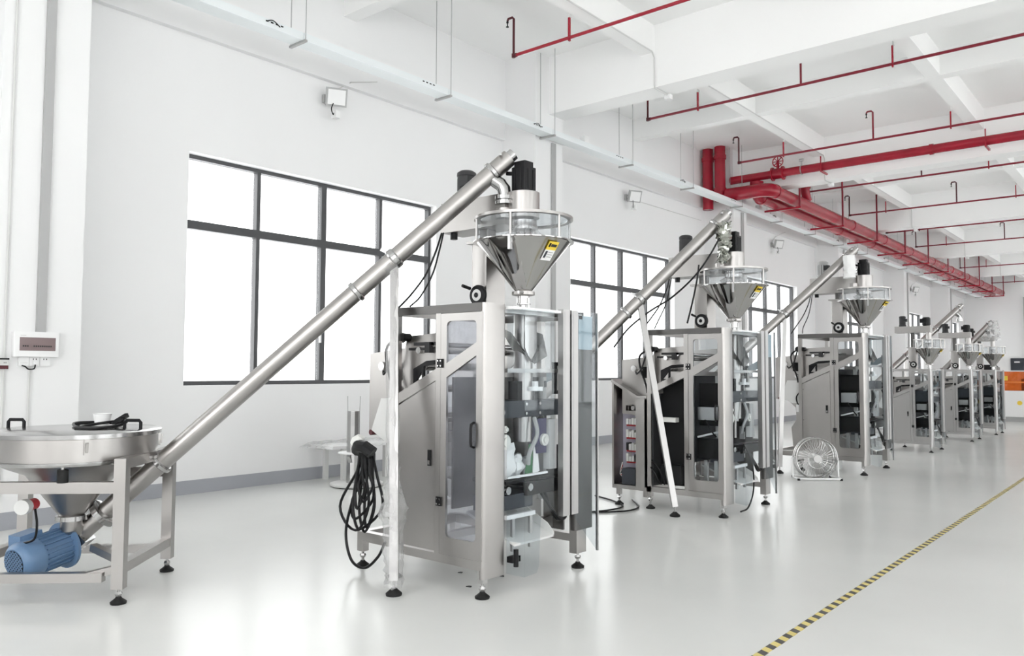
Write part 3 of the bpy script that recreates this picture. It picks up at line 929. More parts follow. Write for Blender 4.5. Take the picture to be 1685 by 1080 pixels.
# ================================================================ auger fillers on top of the machines
def filler(var, label):
    org, s = M_ORG[var]
    t = thing('auger_filler', label, 'auger filler', (org.x, org.y, HT * s), 0, 'auger fillers on the machines', s)
    T = Matrix.Translation((0, 0, -HT))

    def B():
        return MB(T)
    cx = -.16
    small = var in ('m4', 'm5', 'm6')
    k = .92 if small else 1.0
    R = .355 * k
    zc, zt = (2.51, 2.69) if not small else (2.52, 2.74)
    # column, neck, handwheel
    B().rbox(-.62, -.46, -.085, .085, HT, 2.56, .012).build('column', 'steel', t)
    B().box(-.458, -.44, -.11, .11, HT, 2.50).build('column_cover', 'steel', t)
    B().rbox(-.57, -.48, -.05, .05, 2.56, 2.70, .01).build('column_neck', 'steel_dark', t)
    B().box(-.65, -.43, -.115, .115, 2.545, 2.565).build('column_cap', 'steel', t)
    hwz = 2.13
    h = B().lathe([(.074, 0), (.08, .2), (.08, .8), (.074, 1)], (-.49, -.13, hwz), (-.49, -.165, hwz), 28).build('handwheel', 'black', t)
    B().lathe([(.045, 0), (.045, 1)], (-.49, -.165, hwz), (-.49, -.17, hwz), 20).build('hub_disc', 'light_grey', h)
    B().cyl((-.49, -.17, hwz), (-.49, -.175, hwz), .02, n=12).build('hub_cap', 'black', h)
    B().cyl((-.49, -.085, hwz), (-.49, -.13, hwz), .02, n=10).build('shaft', 'steel_bright', h)
    B().cyl((-.56, -.165, hwz + .055), (-.56, -.25, hwz + .07), .013, n=10).build('crank_handle', 'black', h)
    # arm box with its geared motor
    za, zb = (2.66, 2.90) if not small else (2.93, 3.09)
    B().box(-.92, -.10 if small else -.24, -.13, .13, za, zb).build('arm', 'steel', t)
    if not small:
        B().cyl((-.84, -.06, za - .05), (-.84, -.06, za), .03, n=10).build('arm_knob', 'black', t)
    if small:
        B().rbox(-.57, -.48, -.05, .05, 2.70, za, .01).build('column_neck', 'steel_dark', t)
    g = B().lathe([(.085, 0), (.085, .15), (.075, .16), (.075, .82), (.08, .84), (.078, .94), (.055, 1)], (-.76, 0, zb), (-.76, 0, zb + .27), 20).build('gear_motor', 'dark_grey' if var != 'm3' else 'grey_paint', t)
    for a in range(12):
        an = a * PI / 6
        B().box(-.76 + .074 * math.cos(an) - .003, -.76 + .074 * math.cos(an) + .003, .074 * math.sin(an) - .003, .074 * math.sin(an) + .003, zb + .06, zb + .21).build('cooling_fin', 'dark_grey', g)
    B().box(-.71, -.63, -.13, -.06, zb + .12, zb + .19).build('terminal_box', 'dark_grey', g)
    # hopper
    co = B().lathe([(.045, 0), (.045, .14), (.06, .16), (.068, .22), (R, .985), (R + .03, .985), (R + .03, 1.0)], (cx, 0, 2.05), (cx, 0, zc + .015), 48, caps=False).build('hopper_cone', 'steel_mirror', t)
    B().lathe([(.055, 0), (.088, .2), (.088, .8), (.055, 1)], (cx, 0, 2.115), (cx, 0, 2.155), 20).build('outlet_clamp', 'steel', t)
    B().cyl((cx + .05, -.07, 2.135), (cx + .05, -.12, 2.135), .012, n=8).build('clamp_screw', 'steel_bright', t)
    B().lathe([(.03, 0), (.03, .5), (.055, .55), (.055, .75), (.035, .8), (.035, 1)], (cx, 0, 2.022), (cx, 0, 2.07), 16).build('outlet', 'steel_bright', t)
    for an in (0, 2.1, 4.2):
        B().cyl((cx + .05 * math.cos(an), .05 * math.sin(an), HT + .002), (cx + .05 * math.cos(an), .05 * math.sin(an), 2.10), .008, n=6).build('outlet_stud', 'white_plastic', t)
    B().lathe([(R + .002, 0), (R + .002, 1)], (cx, 0, zc + .015), (cx, 0, zt), 48, caps=False).build('hopper_glass', 'hopper_glass', t)
    B().lathe([(R - .02, 0), (R + .022, 0), (R + .022, 1), (R - .02, 1), (R - .02, 0)], (cx, 0, zt), (cx, 0, zt + .02), 48, caps=False).build('lid_ring', 'steel', t)
    B().lathe([(R - .021, 0), (R - .021, 1)], (cx, 0, zt + .008), (cx, 0, zt + .018), 48).build('hopper_lid', 'hopper_glass', t)
    fr_ = random.Random(13)
    cf = B()
    n, K = 14, 6
    vs = [(cx + (.15 + .05 * fr_.uniform(-1, 1)) * (1 - .08 * i) * math.cos(2 * PI * k / n), (.15 + .05 * fr_.uniform(-1, 1)) * (1 - .08 * i) * math.sin(2 * PI * k / n), zc + .02 + (zt - zc - .03) * i / (K - 1)) for i in range(K) for k in range(n)]
    cf._add(vs, [(i * n + k, i * n + (k + 1) % n, (i + 1) * n + (k + 1) % n, (i + 1) * n + k) for i in range(K - 1) for k in range(n)])
    cf.build('inner_film', 'plastic_film', t)
    B().lathe([(.075, 0), (.06, .7), (.10, .75), (.10, 1)], (cx, 0, zc - .10), (cx, 0, zt), 20).build('auger_shroud', 'steel_bright', t)
    for i in range(10 if small else 6):
        an = -1.15 + i * 2 * PI / (10 if small else 6)
        x, y = cx + (R + .012) * math.cos(an), (R + .012) * math.sin(an)
        B().cyl((x, y, zc + .01), (x, y, zt + .01), .009 if not small else .016, n=8).build('tie_rod', 'steel', t)
    B().bar((cx + (R + .02) * math.cos(-1.15), (R + .02) * math.sin(-1.15), zc - .09), (cx + (R + .02) * math.cos(-1.15), (R + .02) * math.sin(-1.15), zc + .02), .025).build('hopper_latch', 'steel_bright', t)
    # warning sticker on the cone, facing the camera
    an = -.17
    stk = []
    for (da, z) in ((-.16, 2.49), (.16, 2.49), (.16, 2.435), (-.16, 2.435), (.16, 2.365), (-.16, 2.365)):
        r = .068 + (R - .068) * (z - 2.153) / (zc - .008 - 2.153) + .004
        stk.append((cx + r * math.cos(an + da * .30 / r), r * math.sin(an + da * .30 / r), z))
    c2 = B(); c2.quad(stk[3], stk[2], stk[1], stk[0], .002); c2.build('warning_label', 'sticker_yellow', co)
    c2 = B(); c2.quad(stk[5], stk[4], stk[2], stk[3], .002); lb = c2.build('warning_label', 'white_plastic', co)
    # printed marks on the label
    def on(u, z, e=.003):
        r = .068 + (R - .068) * (z - 2.153) / (zc - .008 - 2.153) + .004 + e
        return (cx + r * math.cos(an + u * .30 / r), r * math.sin(an + u * .30 / r), z)
    B().quad(on(-.13, 2.452), on(-.08, 2.452), on(-.08, 2.478), on(-.13, 2.478), .001).build('label_mark', 'black', lb)
    B().quad(on(-.06, 2.455), on(.12, 2.455), on(.12, 2.472), on(-.06, 2.472), .001).build('label_mark', 'dark_grey', lb)
    B().quad(on(-.13, 2.38), on(-.07, 2.38), on(-.07, 2.425), on(-.13, 2.425), .001).build('label_mark', 'charcoal_blue', lb)
    for z in (2.385, 2.40, 2.415):
        B().quad(on(-.04, z), on(.11, z), on(.11, z + .005), on(-.04, z + .005), .001).build('label_mark', 'grey_paint', lb)
    # can and servo motor
    if not small:
        B().lathe([(.122, 0), (.122, 1)], (cx + .0, 0, zt + .02), (cx + .0, 0, 2.905), 28).build('motor_can', 'steel', t)
        sv = B().rbox(cx - .07, cx + .07, -.07, .07, 2.905, 3.10, .015).build('servo_motor', 'black', t)
        for x in (-.03, .03):
            B().box(cx + .07, cx + .074, x - .008, x + .008, 2.93, 3.08).build('motor_rib', 'black_soft', sv)
            B().box(cx + x - .008, cx + x + .008, -.074, -.07, 2.93, 3.08).build('motor_rib', 'black_soft', sv)
        B().rbox(cx - .055, cx + .055, -.055, .055, 3.10, 3.145, .012).build('encoder_cap', 'black', sv)
        B().cyl((cx - .06, -.03, 3.06), (cx - .13, -.05, 3.07), .016, n=8).build('plug', 'black', sv)
    else:
        B().lathe([(.06, 0), (.06, 1)], (cx, 0, zt + .02), (cx, 0, zb + .01), 20).build('motor_can', 'steel', t)
        sv = B().lathe([(.075, 0), (.095, .1), (.095, .9), (.07, 1)], (cx - .05, 0, zb + .01), (cx - .05, 0, zb + .22), 14).build('stirrer_motor', 'black', t)
        B().box(cx - .17, cx - .05, -.12, -.03, zb + .08, zb + .18).build('terminal_box', 'black', sv)
    # powder inlet where the spout comes in
    if not small:
        B().lathe([(.062, 0), (.062, 1)], (-.275, -.095, zt + .02), (-.275, -.095, zt + .095), 20).build('inlet_pipe', 'steel', t)
    # two black cables hanging from the arm
    if var in ('m1', 'm2', 'm3'):
        B().tube(spline([(-.90, -.14, za - .0), (-.93, -.18, 2.5), (-1.0, -.22, 2.32), (-1.08, -.30, 2.16), (-1.12, -.40, 2.045)]), .008, 6).build('cable', 'black', t)
        B().tube(spline([(-.88, -.14, za - .0), (-.89, -.18, 2.5), (-.92, -.22, 2.32), (-.97, -.30, 2.14), (-.93, -.45, 2.045)]), .007, 6).build('cable', 'black', t)
    return t


for v_, l_ in (('m1', 'mirror-steel cone hopper auger filler on the nearest packing machine'),
               ('m2', 'cone hopper auger filler on the second machine, beside a hanging plastic-wrapped spout'),
               ('m3', 'cone hopper auger filler on the tall third machine, grey motor on its arm'),
               ('m4', 'small cone hopper auger filler on the fourth machine, black motor above'),
               ('m5', 'small cone hopper auger filler on the fifth machine'),
               ('m6', 'small cone hopper auger filler on the last machine, under white plastic')):
    filler(v_, l_)

# ================================================================ screw feeders (floor hopper + inclined tube)
def feeder(S, T, label, full, lean=None):
    """S = point of the tube axis above the frame end, T = top end of the tube (world)"""
    S, T = Vector(S), Vector(T)
    d3 = (T - S).normalized()
    rz = math.atan2(d3.y, d3.x)
    ex, ey = Vector((math.cos(rz), math.sin(rz), 0)), Vector((-math.sin(rz), math.cos(rz), 0))
    C0 = Vector((S.x, S.y, 0)) - ex * .58 - ey * .09
    t = thing('screw_feeder', label, 'screw feeder', C0, rz, 'screw feeders')

    def loc(p):
        p = Vector(p) - C0
        return Vector((p.dot(ex), p.dot(ey), p.z))
    s, e = loc(S), loc(T)
    dl = (e - s).normalized()
    lo = s - dl * (s.z - .36) / dl.z          # lower end of the tube
    nrm = Vector((-dl.z, 0, dl.x))
    # frame
    for x in (.52, -.55):
        for y in (-.43, .43):
            MB().box(x - .038, x + .038, y - .038, y + .038, .10, .955).build('leg', 'steel', t)
            levelling_foot(t, x, y, .10)
    for y in (-.43, .43):
        MB().box(-.512, .482, y - .032, y + .032, .725, .80).build('upper_rail', 'steel', t)
        MB().box(-.512, .42 if y < 0 else .482, y - .03, y + .03, .145, .205).build('lower_rail', 'steel', t)
    for x in (.52, -.55):
        MB().box(x - .036, x + .036, -.392, .392, .885, .955).build('end_rail', 'steel', t)
        MB().box(x - .032, x + .032, -.392, .392, .195, .26).build('end_rail', 'steel', t)
    MB().bar((.30, -.43, .178), (.52, -.36, .225), .05).build('gusset', 'steel', t)
    MB().bar((.20, -.10, .30), (.52, -.30, .23), .05).build('gusset', 'steel', t)
    # pan, lid, cone
    R = .55
    MB().lathe([(.06, 0), (.08, .10), (.30, .57), (.42, .65), (R - .03, .74), (R, .745), (R, .985), (R + .012, .99), (R + .012, 1)], (0, 0, .44), (0, 0, 1.09), 56, caps=False).build('hopper_pan', 'steel', t)
    MB().lathe([(R + .008, 0), (R + .012, .5), (R + .012, 1)], (0, 0, .905), (0, 0, .93), 56, caps=False).build('pan_rim', 'steel_bright', t)
    lid = MB().lathe([(R + .025, 0), (R + .025, .55), (R + .01, .7), (.30, .95), (0, 1)], (0, 0, 1.085), (0, 0, 1.135), 56).build('lid', 'steel_bright', t)
    for an, rr in ((-.12, .43), (3.05, .43)):
        c = Vector((rr * math.cos(an), rr * math.sin(an), 1.118))
        tn = Vector((.06, -.01, 0))
        MB().tube([c - tn, c - tn + Vector((0, 0, .05)), c - tn * .8 + Vector((0, 0, .065)), c + tn * .8 + Vector((0, 0, .065)), c + tn + Vector((0, 0, .05)), c + tn], .012, 8).build('lid_handle', 'black', lid)
    for an in (-1.0, .45, -2.3, 2.1):
        c = Vector(((R + .012) * math.cos(an), (R + .012) * math.sin(an), 1.03))
        u = Vector((math.cos(an), math.sin(an), 0)); w = Vector((-math.sin(an), math.cos(an), 0))
        MB().bar(c + Vector((0, 0, -.05)), c + Vector((0, 0, .055)), .03, .012, tuple(u)).bar(c + u * .012 + Vector((0, 0, -.035)), c + u * .02 + Vector((0, 0, .03)), .018, .01, tuple(u)).build('lid_latch', 'steel', t)
    for an in (-1.25, .35, 1.9, -2.8):
        c = Vector((.50 * math.cos(an), .50 * math.sin(an), .80))
        o = MB().cyl(c + Vector((0, 0, 0)), c + Vector((0, 0, .085)), .035, n=12).build('vibration_mount', 'rubber', t)
        MB().cyl(c + Vector((0, 0, .085)), c + Vector((0, 0, .11)), .015, n=8).build('mount_bolt', 'steel_bright', o)
    # tube with clamp at the frame end, flange and spout at the top
    tr = .068
    MB().cyl(lo, e, tr, n=28).build('screw_tube', 'steel', t)
    MB().lathe([(tr + .008, 0), (tr + .02, .2), (tr + .02, .8), (tr + .008, 1)], s - dl * .02, s + dl * .02, 24).build('tube_clamp', 'steel_bright', t)
    MB().bar(s + Vector((-.05, -.12, .04)), s + Vector((.02, .02, .07)), .02).build('clamp_bolt', 'steel_bright', t)
    MB().bar(s + Vector((0, 0, -.06)), Vector((.52, s.y, .955)), .05).build('tube_saddle', 'steel', t)
    for f in (.55, .95):
        p = s + (e - s) * f
        MB().lathe([(tr + .004, 0), (tr + .014, .2), (tr + .014, .8), (tr + .004, 1)], p - dl * .02, p + dl * .02, 24).build('tube_band', 'steel_bright', t)
    MB().cyl(e, e + dl * .045, tr * .7, n=20).build('end_bearing', 'steel_bright', t)
    MB().bar(e - dl * .05 + nrm * .05 + Vector((0, -.09, 0)), e - dl * .05 + nrm * .05 + Vector((0, .09, 0)), .016).build('clamp_bolt', 'steel_bright', t)
    p0 = e - dl * .21
    sp = [p0 - nrm * .02, p0 - nrm * .09 + Vector((.03, 0, 0)), p0 + Vector((.115, 0, -.10)), p0 + Vector((.12, 0, -.14)), p0 + Vector((.12, 0, -.19))]
    so = MB().tube(sp, .052, 18).build('spout', 'steel_bright', t)
    b = sp[-1]
    MB().lathe([(.05, 0), (.075, .1), (.075, .45), (.058, .5), (.058, .6), (.075, .65), (.075, .95), (.05, 1)], b + Vector((0, 0, .04)), b + Vector((0, 0, -.035)), 20).build('spout_clamp', 'steel_bright', so)
    # leaning support leg
    if lean is not None:
        ft, fr = loc(lean[0]), lean[1]
        p = s + (e - s) * fr - Vector((0, 0, tr))
        sl = MB().bar(ft + Vector((0, 0, .10)), p, .06, .06, (1, 0, 0)).build('support_leg', 'aluminium', t)
        MB().cyl(ft + Vector((0, 0, .02)), ft + Vector((0, 0, .10)), .011, n=8).build('foot_stud', 'steel_bright', sl)
        MB().lathe([(.055, 0), (.057, .3), (.025, .85), (.02, 1)], ft, ft + Vector((0, 0, .05)), 16).build('foot_pad', 'rubber', sl)
        MB().lathe([(tr + .004, 0), (tr + .012, .2), (tr + .012, .8), (tr + .004, 1)], p + Vector((0, 0, tr)) - dl * .03, p + Vector((0, 0, tr)) + dl * .03, 24).bar(p + Vector((0, 0, tr)) + nrm * .05, p + Vector((0, 0, tr)) + nrm * .12 - dl * .03, .02).build('leg_clamp', 'steel_bright', t)
    # throat, gearbox and motor under the pan
    th = lo + Vector((.02, 0, .0))
    MB().tube([(0, 0, .50), (.0, 0, .44), (lo.x - .02, lo.y, lo.z + .02)], .075, 18).build('throat', 'steel', t)
    MB().lathe([(.085, 0), (.105, .1), (.105, .9), (.085, 1)], (0, 0, .47), (0, 0, .51), 24).build('throat_clamp', 'steel_bright', t)
    MB().lathe([(.09, 0), (.11, .15), (.11, .85), (.09, 1)], lo + dl * .18, lo + dl * .24, 24).build('tube_flange', 'steel_bright', t)
    MB().bar(lo + dl * .02, lo - dl * .06, .17, .17).build('gearbox_adapter', 'steel_bright', t)
    gb = MB().bar(lo - dl * .06, lo - dl * .22, .15, .15).build('gearbox', 'aluminium', t)
    for i in range(5):
        q = lo - dl * (.075 + .032 * i)
        MB().bar(q, q - dl * .012, .172, .172).build('cooling_fin', 'aluminium', gb)
    if full:
        # blue motor, axis pointing at the aisle side
        gc = lo - dl * .14
        wax = (-fwd * .91 - rt * .40 + Vector((0, 0, -.10))).normalized()
        ax = Vector((wax.dot(ex), wax.dot(ey), wax.z))
        a0 = gc + ax * .05 + Vector((.04, 0, .03))
        mo = MB().lathe([(.165, 0), (.165, .05), (.118, .06), (.118, .58), (.132, .60), (.132, .88), (.122, .95), (.10, 1.0)], a0, a0 + ax * .38, 36).build('motor', 'blue_paint', t)
        sd = ax.orthogonal().normalized(); td = ax.cross(sd)
        for i in range(22):
            an = 2 * PI * i / 22
            rd = sd * math.cos(an) + td * math.sin(an)
            MB().bar(a0 + ax * .022 + rd * .122, a0 + ax * .215 + rd * .122, .007, .022, tuple(rd)).build('cooling_fin', 'blue_paint', mo)
        MB().cyl(a0 + ax * .381, a0 + ax * .384, .092, n=28).build('fan_grille', 'black_soft', mo)
        q = a0 + ax * .385
        for i in range(-4, 5):
            h_ = math.sqrt(max(0, .09 ** 2 - (i * .02) ** 2))
            MB().bar(q + sd * (i * .02) - td * h_, q + sd * (i * .02) + td * h_, .008, .004, tuple(ax)).build('grille_bar', 'blue_paint', mo)
            MB().bar(q + td * (i * .02) - sd * h_, q + td * (i * .02) + sd * h_, .008, .004, tuple(ax)).build('grille_bar', 'blue_paint', mo)
        q = a0 + ax * .20 + Vector((-.09, 0, .10))
        MB(Matrix.Translation(q) @ ax.to_track_quat('X', 'Z').to_matrix().to_4x4()).prism([(-.09, -.03), (.09, -.03), (.08, .055), (-.08, .055)], 'y', -.06, .06).build('terminal_box', 'blue_paint', mo)
        MB().cyl((-.16, -.30, .62), (-.16, -.36, .62), .05, n=16).build('vibrator_cap', 'light_grey', t)
        MB().cyl((-.16, -.20, .62), (-.16, -.30, .62), .04, n=16).build('vibrator', 'red', t)
        MB().tube(spline([(-.10, -.30, .60), (-.07, -.33, .50), (-.10, -.30, .40), (-.2, -.25, .36)]), .008, 6).build('cable', 'black', t)
    return t


FEED = []
FEED.append(feeder(at_depth(265, 762, 5.85), at_depth(838, 260, 6.12), 'floor hopper with blue motor and long inclined screw tube, nearest the camera', True,
       (Vector((-4.211, 3.772, 0)), .66)))
FEED.append(feeder(at_depth(825, 717, 8.93), at_depth(1195, 353, 9.10), 'second screw feeder, inclined tube behind the nearest machine, white leaning leg', False,
       (Vector((-4.20, 7.74, 0)), .613)))
FEED.append(feeder(at_depth(1150, 645, 12.50), at_depth(1406, 412, 12.62), 'third screw feeder, inclined tube rising to the tall third machine', False,
       (Vector((-4.75, 12.05, 0)), .547)))
FEED.append(feeder(at_depth(1490, 587, 18.9), at_depth(1581, 504, 18.9), 'distant screw feeder tube rising behind the fourth machine', False))
FEED.append(feeder(at_depth(1552, 610, 20.9), at_depth(1631, 531, 20.4), 'farthest screw feeder tube rising to the last machine', False))

# crumpled plastic film: round the leaning leg, on the filler spouts
def film(name, pts, radii, label, n=14, amp=.25, seed=1, parent=None):
    rnd = random.Random(seed)
    P = spline(pts, 5)
    m = MB()
    vs, fs = [], []
    K = len(P)
    for i, p in enumerate(P):
        f = i / (K - 1) * (len(radii) - 1)
        a = int(min(f, len(radii) - 2))
        r = radii[a] + (radii[a + 1] - radii[a]) * (f - a)
        for k in range(n):
            an = 2 * PI * k / n
            q = r * (1 + amp * rnd.uniform(-1, 1))
            vs.append(p + Vector((q * math.cos(an), q * math.sin(an), amp * r * rnd.uniform(-.6, .6))))
    for i in range(K - 1):
        for k in range(n):
            k2 = (k + 1) % n
            fs.append((i * n + k, i * n + k2, (i + 1) * n + k2, (i + 1) * n + k))
    m._add(vs, fs)
    o = m.build(name, 'plastic_film')
    bpy.context.view_layer.update()
    o.parent = parent
    o.matrix_parent_inverse = parent.matrix_world.inverted()
    return lab(o, label)


lf, lt = Vector((-4.211, 3.772, .06)), at_depth(265 + (838 - 265) * .66, 762 + (260 - 762) * .66, 6.03)
film('plastic_wrap', [lf + (lt - lf) * f for f in (.0, .08, .16, .22, .27, .32, .5, .75, .92, 1.0)], [.06, .065, .07, .095, .06, .046, .043, .043, .05, .075],
     'clear crumpled plastic film', seed=4, parent=FEED[0])
mat('foil', (.45, .46, .42), metal=1, rough=.12)


def wrap_at(fd, label, pts, radii, m, seed, amp=.3):
    o = film('plastic_wrap', pts, radii, label, seed=seed, amp=amp, n=12, parent=fd)
    o.data.materials[0] = MATS[m]
    return o


wrap_at(FEED[1], 'dark glossy crumpled wrap', [at_depth(1192, 366, 8.98), at_depth(1191, 385, 8.98), at_depth(1192, 402, 8.98), at_depth(1190, 414, 8.98), at_depth(1190, 432, 8.98)], [.07, .075, .07, .05, .075], 'foil', 5, .38)
wrap_at(FEED[2], 'white fabric sleeve', [at_depth(1397, 421, 12.45), at_depth(1398, 440, 12.45), at_depth(1398, 458, 12.45)], [.085, .09, .09], 'white_plastic', 6, .12)
wrap_at(FEED[4], 'white draped plastic', [at_depth(1636, 528, 20.2), at_depth(1634, 545, 20.2), at_depth(1631, 560, 20.2)], [.08, .14, .20], 'plastic_film', 8, .25)

# ---- coiled power cable hanging at the rear of the nearest machine
cr = random.Random(11)
cc = thing('power_cable', 'black power cable hanging in loops behind the nearest machine', 'cable', (-4.80, 4.03, .95))
for i in range(7):
    dx, dy = cr.uniform(-.07, .07), cr.uniform(-.05, .05)
    L = cr.uniform(.40, .66)
    w_ = cr.uniform(.04, .09) if i else .16
    MB().tube(spline([(dx - .01, dy, 0), (dx - w_, dy + .01, -.2), (dx - w_ * 1.4 - (.12 if i < 2 else 0), dy, -L * .75), (dx - .02 - (.12 if i < 2 else 0), dy - .01, -L), (dx + w_ * .9, dy + .01, -L * .7), (dx + w_ * .6, dy, -.2), (dx + .02, dy, 0)], 6), .011, 6).build('loop', 'black', cc)
MB().tube(spline([(-.04, 0, -.1), (-.16, -.02, -.40), (-.24, -.02, -.66), (-.16, -.03, -.86), (.0, -.03, -.90), (.14, -.02, -.80), (.20, .0, -.68)], 8), .011, 6).build('loop', 'black', cc)
MB().tube([(-.10, -.03, -.02), (-.05, -.06, .02), (.02, -.06, .015), (.08, -.03, -.03)], .05, 10).build('cable_hank', 'black', cc)
MB().lathe([(.0, 0), (.05, .2), (.055, .6), (.03, 1)], (-.11, -.05, 0), (-.06, -.03, .09), 10).build('plastic_cap', 'cream', cc)
# wires from the top of the nearest machine
tag(MB().tube(spline([(-4.22, 4.2, 2.03), (-4.35, 4.3, 1.96), (-4.5, 4.5, 1.86), (-4.65, 4.55, 1.84)], 8), .006, 6).build('signal_wire', 'black'), 'thin black wire drooping inside the top of the nearest machine', 'wire')

# ---- cable and cup on the feeder lid
FO = [o for o in bpy.data.objects if o.name == 'screw_feeder'][0]
fc = Vector(FO.location)
zl = 1.142
lc = thing('power_cable', 'black cable lying in loops on the floor hopper lid', 'cable', (fc.x, fc.y, zl))
ax_, ay_ = Vector((.744, .668, 0)), Vector((-.668, .744, 0))


def lp(a, b, z=0):
    return ax_ * a + ay_ * b + Vector((0, 0, z))


MB().tube(spline([lp(-.02, .1, .0), lp(.0, .02, .012), lp(.12, .12, .012), lp(.28, .05, .012), lp(.34, -.12, .0), lp(.24, -.2, .0), lp(.1, -.16, .0), lp(-.05, .1, .012), lp(.05, .22, .012), lp(.22, .2, .012), lp(.33, .08, .02)], 8), .010, 6).build('loop', 'black', lc)
MB().tube(spline([lp(.10, -.2, -.004), lp(.2, -.05, .02), lp(.31, .06, .03), lp(.36, -.06, .012), lp(.26, -.22, -.003), lp(.12, -.23, -.003)], 8), .010, 6).build('loop', 'black', lc)
MB().bar(lp(.27, .05, .025), lp(.36, .02, .075), .03).build('plug', 'black', lc)
MB().bar(lp(.28, -.02, .02), lp(.36, -.05, .05), .022).build('plug', 'black', lc)
cp = MB().lathe([(0, .02), (.045, .02), (.062, .98), (.068, 1.0), (.064, 1.0), (.058, .98), (.04, .08), (0, .08)], fc + lp(.17, .05, zl - .004), fc + lp(.17, .05, zl + .085), 20, caps=False)
tag(cp.build('cup', 'white_plastic'), 'white plastic cup standing on the floor hopper lid', 'cup')

# ---- steel film stand and low table at the wall
fs_ = thing('film_stand', 'shiny steel cylinder stand on a round base by the wall', 'stand', (-8.52, 6.90, 0), 0, None, .95)
MB().lathe([(.36, 0), (.37, .3), (.37, .9), (.35, 1)], (0, .05, .012), (0, .05, .05), 40).build('base_disc', 'light_grey', fs_)
MB().lathe([(.34, 0), (.34, 1)], (0, .05, 0), (0, .05, .012), 32).build('base_rubber', 'rubber', fs_)
MB().lathe([(.09, 0), (.09, 1)], (-.03, 0, .05), (-.03, 0, 1.05), 10).build('steel_tube', 'steel_bright', fs_)
MB().lathe([(.24, 0), (.24, 1)], (.0, .02, .46), (.0, .02, .475), 36).build('shelf_disc', 'white_plastic', fs_)
for dx, dy in ((-.09, -.05), (.03, .06)):
    MB().cyl((dx, dy, 1.0), (dx + .012 * (1 if dx > 0 else -1), dy, 1.26), .005, n=6).build('wire_rod', 'grey_paint', fs_)
MB().box(.06, .22, .08, .20, .30, .46).build('motor_box', 'dark_grey', fs_)
for an in (2.6, 5.2):
    MB().bar((.09 * math.cos(an) - .03, .09 * math.sin(an), .34), (.17 * math.cos(an) - .03, .17 * math.sin(an), .43), .05, .012).build('gusset', 'grey_paint', fs_)
lt_ = thing('low_table', 'low table under crumpled white plastic against the wall', 'table', (-9.16, 7.35, 0))
MB().box(-.25, .25, -.50, .55, .46, .50).build('table_top', 'white_plastic', lt_)
for x in (-.20, .20):
    for y in (-.28, .48):
        MB().box(x - .03, x + .03, y - .03, y + .03, 0, .46).build('leg', 'light_grey', lt_)
m = MB()
gr = random.Random(5)
N1, N2 = 16, 9
vs, fs2 = [], []
for i in range(N1):
    for j in range(N2):
        u, v = i / (N1 - 1), j / (N2 - 1)
        edge = max(abs(u - .5) * 2, abs(v - .5) * 2)
        vs.append((-9.16 + (v - .5) * .60, 7.35 - .66 + u * 1.38, .515 + .05 * gr.random() * (1.2 - edge) + (.05 * math.sin(u * 9) ** 2) * (1 - edge) - (.05 if edge > .95 else 0)))
for i in range(N1 - 1):
    for j in range(N2 - 1):
        fs2.append((i * N2 + j, i * N2 + j + 1, (i + 1) * N2 + j + 1, (i + 1) * N2 + j))
m._add(vs, fs2)
o = m.build('plastic_sheet', 'plastic_film')
tag(o, 'crumpled white plastic sheet lying on the low table by the wall', 'plastic sheet')

# ---- floor fan in front of the third machine
fan = thing('floor_fan', 'round silver floor fan on a bent tube stand by the third machine', 'fan', (-4.12, 11.78, 0), math.radians(-52))
R_, FZ = .285, .30
# local +X faces the camera side
for x in (-.075, .075):
    MB().ring((x, 0, FZ), R_ + .008, .010, 'x', 40, 8).build('guard_ring', 'steel_bright', fan)
MB().ring((0, 0, FZ), R_ + .014, .008, 'x', 40, 8).build('guard_ring', 'steel_bright', fan)
for sx in (-1, 1):
    g = MB()
    for k in range(36):
        an = 2 * PI * k / 36
        c, s_ = math.cos(an), math.sin(an)
        g.tube([(sx * .105, .05 * c, FZ + .05 * s_), (sx * .11, .15 * c, FZ + .15 * s_), (sx * .075, R_ * c, FZ + R_ * s_), (0, (R_ + .008) * c, FZ + (R_ + .008) * s_)], .0022, 4)
    g.ring((sx * .112, 0, FZ), .14, .003, 'x', 30, 4)
    g.build('guard_wires', 'steel_bright', fan)
MB().lathe([(.055, 0), (.055, 1)], (.100, 0, FZ), (.112, 0, FZ), 20).build('badge', 'aluminium', fan)
for k in range(3):
    an = 2 * PI * k / 3 + .4
    b = MB()
    vs = []
    for (r, a, w) in ((.05, 0, .03), (.14, .25, .05), (.24, .45, .055), (.27, .75, .03)):
        for sg in (-1, 1):
            aa = an + a + sg * w / r * 1.1
            vs.append((.02 * sg, r * math.cos(aa), FZ + r * math.sin(aa)))
    b._add(vs, [(0, 1, 3, 2), (2, 3, 5, 4), (4, 5, 7, 6)])
    b.build('fan_blade', 'aluminium', fan)
MB().lathe([(.05, 0), (.06, .2), (.06, .8), (.04, 1)], (-.10, 0, FZ), (.03, 0, FZ), 20).build('fan_motor', 'light_grey', fan)
MB().tube([(.20, .30, .025), (.02, .325, .03), (.0, .325, FZ), (.0, .31, FZ)], .013, 8).build('stand_tube', 'white_plastic', fan)
MB().tube([(.20, -.30, .025), (.02, -.325, .03), (.0, -.325, FZ), (.0, -.31, FZ)], .013, 8).build('stand_tube', 'white_plastic', fan)
MB().tube([(.20, .30, .025), (.20, -.30, .025)], .013, 8).build('stand_bar', 'white_plastic', fan)
MB().tube([(-.16, .27, .025), (-.16, -.27, .025), (.02, -.325, .03)], .013, 8).tube([(-.16, .27, .025), (.02, .325, .03)], .013, 8).build('stand_bar', 'white_plastic', fan)
